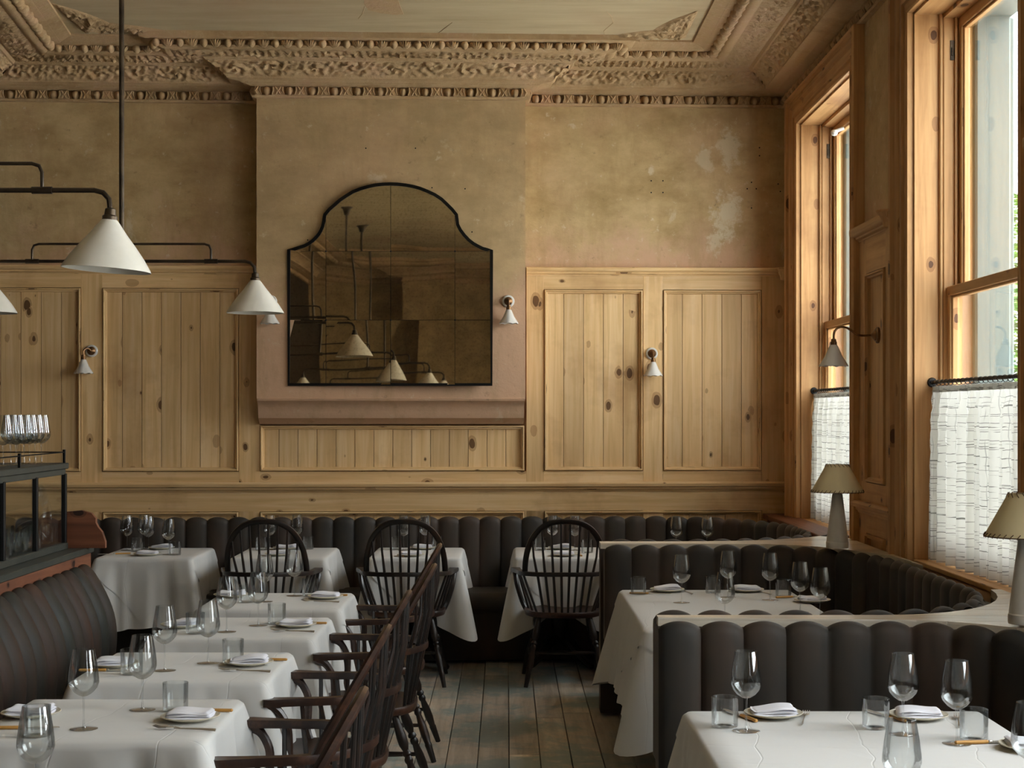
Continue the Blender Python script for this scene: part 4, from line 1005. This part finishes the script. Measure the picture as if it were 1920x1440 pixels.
# ---------------- tables and cloths ----------------
def rrect(x0, y0, x1, y1, r, n=5, step=.02):
    pts = []
    for cx, cy_, a0 in ((x1 - r, y1 - r, 0), (x0 + r, y1 - r, 90), (x0 + r, y0 + r, 180), (x1 - r, y0 + r, 270)):
        pts += arc(cx, cy_, r, r, a0, a0 + 90, n)
    P_ = pts + [pts[0]]; out = []
    for i in range(len(P_) - 1):
        a_, b_ = Vector(P_[i]), Vector(P_[i + 1]); m = max(1, int((b_ - a_).length / step))
        for k in range(m): out.append(a_.lerp(b_, k / m))
    return out
def cloth(label, x0, y0, x1, y1, drop, cdrop, seed, group='white tablecloths', topper=True, flare=.03, rot=0, tdrop=.26, cflare=.11):
    """x0..y1: table top in world; local origin at the middle"""
    cx, cy_ = (x0 + x1) / 2, (y0 + y1) / 2; hx, hy = (x1 - x0) / 2, (y1 - y0) / 2
    rr = random.Random(seed); ph = [rr.uniform(0, 6.28) for _ in range(12)]
    per0 = None
    def base_drop(p, d): return drop + (cdrop - drop) * max(0, 1 - d / .21) + .008 * sin(p.x * 17 + p.y * 13 + ph[4])
    def make(lift, dropf):
        per = rrect(-hx, -hy, hx, hy, .024, 4, .014); n = len(per); L = [0]
        for i in range(1, n): L.append(L[-1] + (per[i] - per[i - 1]).length)
        vs = []; fs = []; nr = 14; ins = 6
        for i in range(n):
            p = per[i]; nrm = (per[(i + 1) % n] - per[i - 1]).normalized(); nrm = Vector((nrm.y, -nrm.x))
            dist = math.hypot(abs(p.x) - hx, abs(p.y) - hy)
            cor = max(0, 1 - dist / .17); cor2 = cor * cor * (3 - 2 * cor)
            bd = base_drop(p, dist); dr = dropf(p, dist, bd); wav = sin(L[i] * 21 + ph[0]) * .6 + sin(L[i] * 37 + ph[1]) * .4
            dg = Vector((math.copysign(1, p.x), math.copysign(1, p.y))).normalized()
            for k in range(ins): t = k / ins; q = p * t; vs.append((q.x, q.y, ZT + lift + .0006 * sin(q.x * 30 + ph[2]) * sin(q.y * 25 + ph[3])))
            vs.append((p.x - nrm.x * .006, p.y - nrm.y * .006, ZT + lift - .0002)); vs.append((p.x + nrm.x * (.002 + lift), p.y + nrm.y * (.002 + lift), ZT - .004))
            for k in range(1, nr + 1):
                depth = dr * k / nr; v = depth / bd
                fold = .019 * wav * v * (1 - cor2 * .7) + flare * v + .016 * v * sin(dist * 68 + ph[5]) * math.exp(-((dist - .13) / .09) ** 2)
                pinch = -min(.03, flare * .9) * math.exp(-((dist - .17) / .06) ** 2) * v
                q = p + nrm * (fold + pinch + .004 + lift) + dg * (cor2 * cflare * v ** .85)
                vs.append((q.x, q.y, max(ZT - .004 - depth, .02)))
        row = ins + 2 + nr
        for i in range(n):
            j = (i + 1) % n
            for k in range(row - 1): a_ = i * row + k; b_ = j * row + k; fs.append((a_, a_ + 1, b_ + 1, b_))
        m = MB(); m.add(vs, fs); return m
    o = make(0.0, lambda p, d, bd: bd).build('tablecloth', M_cloth, smooth=70); o.location = (cx, cy_, 0); o.rotation_euler = (0, 0, rot); tag(o, label, 'tablecloth', group)
    if topper:
        def td(p, d, bd):
            t_ = abs(p.y) / hy if abs(abs(p.x) - hx) < abs(abs(p.y) - hy) else abs(p.x) / hx
            return min(bd * .93, .055 + tdrop * max(0, 1 - t_))
        make(.004, td).build('overcloth', M_cloth, o, 70)
    return o
def table(label, x0, y0, x1, y1, group='tables under white cloths'):
    cx, cy_ = (x0 + x1) / 2, (y0 + y1) / 2
    t = thing('dining_table', label, 'table', (cx, cy_, 0), 0, group)
    MB().box(x0 - cx + .016, y0 - cy_ + .016, ZT - .03, x1 - cx - .016, y1 - cy_ - .016, ZT - .006, (1, 0, 0), bev=.006).build('table_top', M_chair, t)
    MB().lathe([(0, .10), (.05, .10), (.06, .14), (.035, .18), (.055, .26), (.06, .32), (.035, .4), (.03, .6), (.06, ZT - .06), (.11, ZT - .03)], 20).build('pedestal', M_chair, t)
    for k in range(4):
        a_ = PI / 4 + k * PI / 2; dx, dy = cos(a_), sin(a_)
        MB().tube([(dx * .03, dy * .03, .17), (dx * .10, dy * .10, .15), (dx * .19, dy * .19, .07), (dx * .25, dy * .25, .03), (dx * .28, dy * .28, .018)], [.03, .03, .024, .02, .017], 8).build('foot', M_chair, t)
    return t
def setting(tabname, wines=(), tumbs=(), plates=(), knives=(), forks=()):
    pass
ROW = [('nearest fully visible table of the left row', 5.01, -.828), ('second table of the left row', 5.99, -.805), ('third table of the left row', 7.01, -.773), ('farthest table of the left row', 7.96, -.764)]
TOPS = {}
for k, (nm, yf, xr) in enumerate(ROW):
    a_ = (xr - .655, yf - .65, xr, yf); table('square table hidden under the cloth, ' + nm, *a_)
    cloth('white cloth on the ' + nm, *a_, .27, .40, 10 + k, tdrop=.22)
a_ = (-.84 - .655, 3.36, -.84, 4.0); table('square table below the bottom left edge', *a_); cloth('white cloth on the table below the bottom left corner, mostly cut off', *a_, .27, .40, 20)
BT = [('far left back table by the bar counter', -2.54, -1.945, 9.86, 10.62), ('back table behind the leftmost hoop back chair', -1.705, -1.12, 9.87, 10.63), ('back table behind the middle hoop back chair', -.85, -.29, 9.88, 10.64), ('back table right of the gap, behind the right hoop back chair', .055, .63, 9.9, 10.66)]
for k, (nm, x0, x1, y0, y1) in enumerate(BT):
    table('square table under cloth, ' + nm, x0, y0, x1, y1); cloth('white cloth on the ' + nm, x0, y0, x1, y1, .36 if k else .42, .50 if k != 1 else .42, 30 + k, tdrop=.34)
table('table in the far booth under white cloth', .86, 9.68, 1.5, 10.28); cloth('white cloth in the far booth, mostly hidden behind the ledge', .86, 9.68, 1.5, 10.28, .3, .4, 40)
a_ = (.575, 6.62, 1.43, 8.10); table('long table of the middle booth under white cloth', *a_); cloth('large white cloth hanging low on the long table of the middle booth', *a_, .40, .50, 41, topper=True, flare=.06, tdrop=.25)
a_ = (.535, 3.35, 1.42, 4.81); table('long table of the nearest booth under white cloth', *a_); cloth('large creased white cloth on the nearest booth table, lower right', *a_, .38, .48, 42, topper=True, flare=.05, tdrop=.2)

# settings: (pixel x, pixel y of the base) on the table plane, with a phrase that tells each one apart
ZG = ZT + .0052
def put(proto, px, py, label, rot=0, group=None, dz=0, xy=None):
    x_, y_ = xy or tp(px, py); return proto.place((x_, y_, ZG + dz), rot, label, group)
def wine(px, py, l): put(WINE, px, py, l, R.uniform(0, 1), 'wine glasses on the tables')
def tum(px, py, l): put(TUMB, px, py, l, R.uniform(0, 1), 'tumblers on the tables')
_np = [0]
def plate(px, py, l, rot=0.0, nr=None):
    x_, y_ = tp(px, py); put(PLATE, px, py, 'pale side plate, ' + l, 0, 'side plates on the tables')
    _np[0] += 1; NAPS[_np[0] % 3].place((x_, y_, ZG + .0095), rot + R.uniform(-.12, .12), 'folded white napkin, ' + l, 'folded napkins')
def knife(px, py, rot, l): put(KNIFE, px, py, l, rot, 'bone handled knives')
def fork(px, py, rot, l): put(FORK, px, py, l, rot, 'steel forks')
# left row
wine(157, 1370, 'wine glass on the nearest left row table, closest to the leather banquette')
wine(267, 1334, 'wine glass on the nearest left row table, in the middle of the cloth')
tum(329, 1335, 'tumbler beside the napkin at the chair side of the nearest left row table')
tum(69, 1383, 'tumbler seen through the big wine glass at the lower left corner')
plate(357, 1353, 'chair side of the nearest left row table'); plate(58, 1346, 'banquette side of the nearest left row table')
knife(372, 1337, 1.5, 'knife with handle end showing beyond the nearest chair side plate'); fork(345, 1372, 1.35, 'fork in front of the nearest chair side plate')
knife(45, 1370, -1.5, 'knife with yellow handle lying at the far lower left'); 
wine(309, 1260, 'wine glass on the second left row table, banquette side'); wine(390, 1246, 'wine glass on the second left row table, middle of the cloth')
tum(437, 1245, 'tumbler by the napkin at the chair side of the second left row table'); tum(247, 1266, 'tumbler at the banquette side of the second left row table')
plate(467, 1249, 'chair side of the second left row table'); plate(214, 1252, 'banquette side of the second left row table')
knife(485, 1241, 1.5, 'knife with handle end beyond the second chair side plate'); fork(458, 1262, 1.35, 'fork in front of the second chair side plate'); knife(205, 1261, -1.5, 'knife at the banquette side of the second left row table')
wine(425, 1187, 'wine glass on the third left row table, banquette side'); wine(484, 1175, 'wine glass on the third left row table, middle of the cloth')
tum(519, 1171, 'tumbler by the napkin at the chair side of the third left row table'); tum(366, 1190, 'tumbler at the banquette side of the third left row table')
plate(555, 1177, 'chair side of the third left row table'); plate(340, 1178, 'banquette side of the third left row table')
knife(567, 1172, 1.5, 'knife with handle end beyond the third chair side plate'); fork(548, 1187, 1.35, 'fork in front of the third chair side plate')
wine(496, 1130, 'wine glass on the farthest left row table, banquette side'); wine(552, 1119, 'wine glass on the farthest left row table, in front of the chair hoop')
tum(581, 1119, 'tumbler by the napkin at the chair side of the farthest left row table'); tum(463, 1131, 'tumbler at the banquette side of the farthest left row table')
plate(610, 1124, 'chair side of the farthest left row table'); plate(434, 1121, 'banquette side of the farthest left row table')
knife(612, 1119, 1.5, 'knife with handle end beyond the farthest chair side plate')
fork(600, 1131, 1.35, 'fork in front of the farthest chair side plate')
put(WINE, 0, 0, 'large looking wine glass at the lower left corner, cut by the frame', 0, 'wine glasses on the tables', xy=((67 - VX) * 3.66 / F, 3.66))
# back tables
wine(238, 1033, 'leftmost wine glass on the far left back table'); wine(270, 1031, 'left of the two overlapping wine glasses on the far left back table'); wine(278, 1035, 'right of the two overlapping wine glasses on the far left back table'); wine(316, 1041, 'rightmost wine glass on the far left back table')
tum(257, 1035, 'left tumbler on the far left back table'); tum(328, 1042, 'right tumbler on the far left back table')
plate(303, 1031, 'wall side of the far left back table'); plate(276, 1043, 'near side of the far left back table'); knife(213, 1041, 1.9, 'knife at the left end of the far left back table')
wine(506, 1032, 'left wine glass on the back table behind the leftmost hoop back chair'); wine(557, 1031, 'right wine glass on the back table behind the leftmost hoop back chair')
tum(490, 1033, 'left tumbler on the back table behind the leftmost hoop back chair'); tum(577, 1031, 'right tumbler on the back table behind the leftmost hoop back chair')
plate(537, 1031, 'wall side of the table behind the leftmost hoop back chair'); plate(522, 1043, 'near side of the table behind the leftmost hoop back chair')
wine(757, 1033, 'left wine glass on the back table behind the middle hoop back chair'); wine(797, 1032, 'right wine glass on the back table behind the middle hoop back chair')
tum(742, 1032, 'left tumbler on the back table behind the middle hoop back chair'); tum(820, 1031, 'right tumbler on the back table behind the middle hoop back chair')
plate(792, 1031, 'wall side of the table behind the middle hoop back chair'); plate(771, 1044, 'near side of the table behind the middle hoop back chair')
knife(752, 1043, .2, 'knife left of the near plate behind the middle hoop back chair'); knife(812, 1043, .1, 'knife right of the near plate behind the middle hoop back chair')
wine(1036, 1032, 'left wine glass on the back table behind the right hoop back chair'); wine(1078, 1033, 'right wine glass on the back table behind the right hoop back chair')
tum(1012, 1033, 'left tumbler on the back table behind the right hoop back chair'); tum(1101, 1038, 'right tumbler on the back table behind the right hoop back chair')
plate(1052, 1031, 'wall side of the table behind the right hoop back chair'); plate(1057, 1044, 'near side of the table behind the right hoop back chair')
knife(1083, 1042, .2, 'knife beside the near plate behind the right hoop back chair')
# far booth
wine(1268, 1036, 'left wine glass showing above the far booth ledge'); wine(1326, 1036, 'right wine glass showing above the far booth ledge')
tum(1256, 1043, 'left tumbler showing above the far booth ledge'); tum(1347, 1043, 'right tumbler showing above the far booth ledge'); plate(1297, 1043, 'far booth table behind the ledge')
# middle booth
wine(1278, 1132, 'leftmost wine glass on the middle booth table'); wine(1365, 1122, 'farthest wine glass on the middle booth table'); wine(1444, 1127, 'third wine glass from the left on the middle booth table, before the fluted back')
wine(1500, 1150, 'wine glass beside the right hand plate on the middle booth table'); wine(1538, 1164, 'rightmost wine glass on the middle booth table'); 
put(WINE, 0, 0, 'nearest wine glass on the middle booth table, foot hidden by the ledge', 0, 'wine glasses on the tables', xy=((1359 - VX) * 6.72 / F, 6.72))
tum(1197, 1116, 'tumbler at the left end of the middle booth table, by the knife'); tum(1337, 1114, 'middle tumbler on the middle booth table, left of the second napkin'); tum(1469, 1121, 'right hand tumbler on the middle booth table')
plate(1251, 1111, 'first place from the left in the middle booth'); plate(1400, 1111, 'second place from the left in the middle booth'); plate(1523, 1131, 'right hand end of the middle booth table')
knife(1220, 1116, -.95 - PI / 4, 'knife pointing right beside the left tumbler of the middle booth'); fork(1287, 1113, .2, 'fork beside the first plate of the middle booth'); fork(1430, 1114, .3, 'fork beside the second plate of the middle booth')
knife(1490, 1122, -1.2, 'knife near the right hand tumbler of the middle booth')
# nearest booth
wine(1399, 1374, 'leftmost wine glass on the nearest booth table'); wine(1693, 1380, 'middle wine glass on the nearest booth table, before the second napkin'); wine(1794, 1398, 'wine glass right of the second napkin on the nearest booth table')
put(WINE, 0, 0, 'wine glass at the bottom edge of the nearest booth table, foot out of frame', 0, 'wine glasses on the tables', xy=((1691 - VX) * 3.50 / F, 3.50))
put(WINE, 0, 0, 'wine glass cut off by the frame edge on the nearest booth table', 0, 'wine glasses on the tables', xy=(1.21, 3.70))
tum(1359, 1365, 'tumbler at the left end of the nearest booth table'); tum(1642, 1368, 'tumbler left of the second napkin on the nearest booth table'); tum(1826, 1390, 'rightmost tumbler on the nearest booth table')
plate(1450, 1347, 'first place from the left in the nearest booth', .05); plate(1722, 1350, 'second place from the left in the nearest booth', -.05); plate(1935, 1408, 'cut off by the frame in the nearest booth')
knife(1386, 1346, .35, 'knife between tumbler and plate at the left end of the nearest booth'); knife(1657, 1346, .4, 'knife behind the tumbler by the second napkin of the nearest booth')
fork(1508, 1352, -.25, 'fork right of the first plate in the nearest booth'); fork(1797, 1357, -.25, 'fork right of the second plate in the nearest booth'); knife(1860, 1397, -1.45, 'knife beside the rightmost tumbler of the nearest booth')
# glasses on and in the display case
k = 0
spots = [(9, .30, .20), (18, .26, .30), (28, .32, .35)]
names = ['rightmost', 'second from the right', 'third from the right', 'fourth from the right', 'fifth from the right', 'sixth from the right', 'seventh from the right', 'eighth from the right', 'ninth from the right']
for k, (px, xx) in enumerate(((94, -2.17), (81, -2.25), (66, -2.19), (56, -2.28), (55, -2.18), (45, -2.20), (30, -2.19), (20, -2.25), (6, -2.22))):
    d = xx * F / (px - VX); d = min(d, CY1 - .06)
    WINE.place((xx, d, CZ1), 0, 'wine glass on top of the display case, ' + names[k], 'wine glasses on the display case')
CP = [('front', .36), ('middle', .27), ('rear', .17)]
for i, (nm, xo) in enumerate(CP):
    for j in range(6):
        TUMB.place((CX0 + xo, CY0 + .25 + j * .21, CZ0 + .031), 0, 'tumbler in the %s row on the floor of the display case' % nm, 'tumblers inside the display case, %s row' % nm)
for j in range(7):
    WINE.place((CX0 + .12 + .08 * (j % 2), CY0 + .18 + j * .14, CZ0 + .2115), 0, 'small glass standing on the inner shelf of the display case', 'glasses on the display case shelf', scale=.62)
mb = MB(); mb.lathe([(0, -.006), (.05, -.006), (.08, .002), (.11, .016), (.135, .02), (.137, .024), (.11, .022), (.08, .008), (.05, 0), (0, 0)], 40)
for k in range(28):
    a_ = 2 * PI * k / 28; mb.tube([(.085 * cos(a_), .085 * sin(a_), .008), (.128 * cos(a_), .128 * sin(a_), .022)], .004, 5)
o = mb.build('glass_platter', M_glass, smooth=50); o.location = (CX0 + .365, CY1 - .23, CZ0 + .175); o.rotation_euler = (0, PI / 2 - .12, 0)
tag(o, 'round pressed glass platter standing upright in the display case', 'platter')

# ---------------- chairs ----------------
def mk_chair(M_top=M_worn):
    t = thing('windsor_chair', 'x', 'chair')
    # seat outline
    out = []
    for k in range(40):
        a_ = 2 * PI * k / 40; c, s = cos(a_), sin(a_)
        wx = .235 + .02 * max(0, s); out.append((wx * math.copysign(abs(c) ** .75, c), -.03 + .225 * math.copysign(abs(s) ** .8, s)))
    n = len(out); vs = []; fs = []
    rings = [(.90, .395), (.985, .402), (1.0, .412), (1.0, .425), (.985, .433), (.93, .432), (.75, .423), (.45, .418), (.15, .419)]
    for sc_, z in rings: vs += [(x_ * sc_, -.03 + (y_ + .03) * sc_, z) for x_, y_ in out]
    for i in range(len(rings) - 1):
        for k in range(n): k2 = (k + 1) % n; fs.append((i * n + k, i * n + k2, (i + 1) * n + k2, (i + 1) * n + k))
    fs += [tuple(reversed(range(n))), tuple((len(rings) - 1) * n + k for k in range(n))]
    MB().add(vs, fs, (0, 1, 0)).build('seat', M_worn, t, 50)
    za = .655
    def arm(a_):      # a: -1 .. 1, plan of the arm bow
        s = abs(a_); sg = math.copysign(1, a_) if a_ else 1
        if s < .55: th = s / .55 * PI / 2; return (sg * .262 * sin(th), -.05 - .235 * cos(th))
        q = (s - .55) / .45; return (sg * (.262 + .028 * q), -.05 + .19 * q)
    N_ = 44; vs = []; pts = [arm(-1 + 2 * k / N_) for k in range(N_ + 1)]
    sec = [(-1, .0), (-.9, .012), (.9, .012), (1, 0), (.9, -.013), (-.9, -.013)]
    for k, p in enumerate(pts):
        a_ = abs(-1 + 2 * k / N_); d = Vector(pts[min(k + 1, N_)]) - Vector(pts[max(k - 1, 0)]); d.normalize(); nn = Vector((d.y, -d.x))
        wd = .018 + (.016 * max(0, (a_ - .7) / .3)) ; wd *= (1 if a_ < .97 else .7)
        for q, h in sec: vs.append((p[0] + nn.x * q * wd, p[1] + nn.y * q * wd, za + h + .01 * (1 - min(1, a_ / .55))))
    m = len(sec); fs = [(k * m + i, k * m + (i + 1) % m, (k + 1) * m + (i + 1) % m, (k + 1) * m + i) for k in range(N_) for i in range(m)]
    fs += [tuple(reversed(range(m))), tuple(N_ * m + i for i in range(m))]
    MB().add(vs, fs, (0, 1, 0)).build('arm_rail', M_top, t, 50)
    def hoop(th):     # 0..pi
        x_ = .236 * math.copysign(abs(cos(th)) ** .78, cos(th)); h = sin(th) ** .82 * .325
        return Vector((x_, -.135 - .19 * (h / .325), za + h))
    hp = [hoop(PI * k / 40) for k in range(41)]; hp[0].z = za - .005; hp[-1].z = za - .005
    MB().tube(hp, .0125, 8, rx=1.35, ref=(0, -.87, -.5)).build('hoop', M_top, t, 50)
    # long spindles
    for k in range(8):
        q = (k - 3.5) / 3.5; xb = q * .125; xm = q * .165; xt = q * .195
        yb_ = -.05 - .185 * math.sqrt(max(0, 1 - (q * .5) ** 2)); 
        ym = -.05 - .235 * math.sqrt(max(0, 1 - (xm / .262) ** 2))
        th = math.acos(max(-1, min(1, (abs(xt) / .236) ** (1 / .78)))); tp_ = hoop(th if xt > 0 else PI - th)
        MB().tube([(xb, yb_, .425), (xm * .97, ym + .002, za - .01), (xm * 1.02, ym - .004, za + .02), ((xm + tp_.x) / 2 + q * .006, (ym + tp_.y) / 2 - .012, (za + tp_.z) / 2), tuple(tp_)], [.0075, .0085, .0085, .007, .0055], 7).build('spindle', M_chair, t)
    for s in (-1, 1):
        for k in range(3):
            a_ = .42 + k * .14; p = arm(s * a_); xb = s * (.165 + .022 * k); yb_ = -.165 + k * .085
            MB().tube([(xb, yb_, .425), (p[0], p[1], za - .005)], [.0075, .008], 7).build('spindle', M_chair, t)
        MB().tube(cr([(s * .225, .045, .42), (s * .245, .06, .46), (s * .265, .058, .52), (s * .28, .062, .575), (s * .287, .09, .625), (s * .288, .125, za - .01)]), [.016] * 16 + [.0175, .019, .020, .021, .022], 8, rx=.75).build('arm_support', M_top, t)
        for f in (-1, 1):
            top = Vector((s * .15, .10 if f > 0 else -.17, .405)); bot = Vector((s * .235, .19 if f > 0 else -.31, .0))
            ax = (bot - top); Lg = ax.length; rot = Vector((0, 0, 1)).rotation_difference(ax.normalized()).to_matrix().to_4x4()
            pf = [(.013, 0), (.016, .04), (.021, .10), (.020, .13), (.012, .155), (.018, .165), (.019, .172), (.012, .18), (.017, .19), (.0175, .2), (.013, .21), (.019, .26), (.020, .30), (.0145, .345), (.017, .352), (.016, .362), (.012, Lg)]
            MB().lathe(pf, 14, Matrix.Translation(top) @ rot).build('leg', M_chair, t)
    zs = .165
    def lp_(s, f): top = Vector((s * .15, .10 if f > 0 else -.17, .405)); bot = Vector((s * .235, .19 if f > 0 else -.31, .0)); return top.lerp(bot, (.405 - zs) / .405)
    for s in (-1, 1):
        a_ = lp_(s, 1); b_ = lp_(s, -1); MB().tube([a_, a_.lerp(b_, .5), b_], [.008, .014, .008], 8).build('stretcher', M_chair, t)
    a_ = lp_(-1, 1).lerp(lp_(-1, -1), .5); b_ = lp_(1, 1).lerp(lp_(1, -1), .5)
    MB().tube([a_, a_.lerp(b_, .5), b_], [.008, .013, .008], 8).build('stretcher', M_chair, t)
    return Proto(t)
CH = mk_chair()
for x_, y_, l in ((-.647, 7.65, 'Windsor armchair at the farthest table of the left row, seen side on'), (-.626, 6.62, 'Windsor armchair at the third table of the left row'), (-.671, 5.62, 'Windsor armchair at the second table of the left row, in the middle of the line'), (-.677, 4.70, 'Windsor armchair at the nearest visible table, its brown hoop rising high'), (-.653, 3.62, 'nearest Windsor armchair, only the top of its hoop above the bottom edge')):
    CH.place((x_, y_, 0), PI / 2, l, 'Windsor armchairs in the left row')
CH = mk_chair(M_chair)
for px, l in ((493, 'leftmost hoop back Windsor armchair facing the back wall'), (757, 'middle hoop back Windsor armchair facing the back wall'), (1059, 'hoop back Windsor armchair right of the aisle, facing the back wall')):
    CH.place(((px - VX) * 9.45 / F, 9.745, 0), R.uniform(-.03, .03), l, 'Windsor armchairs facing the back wall')
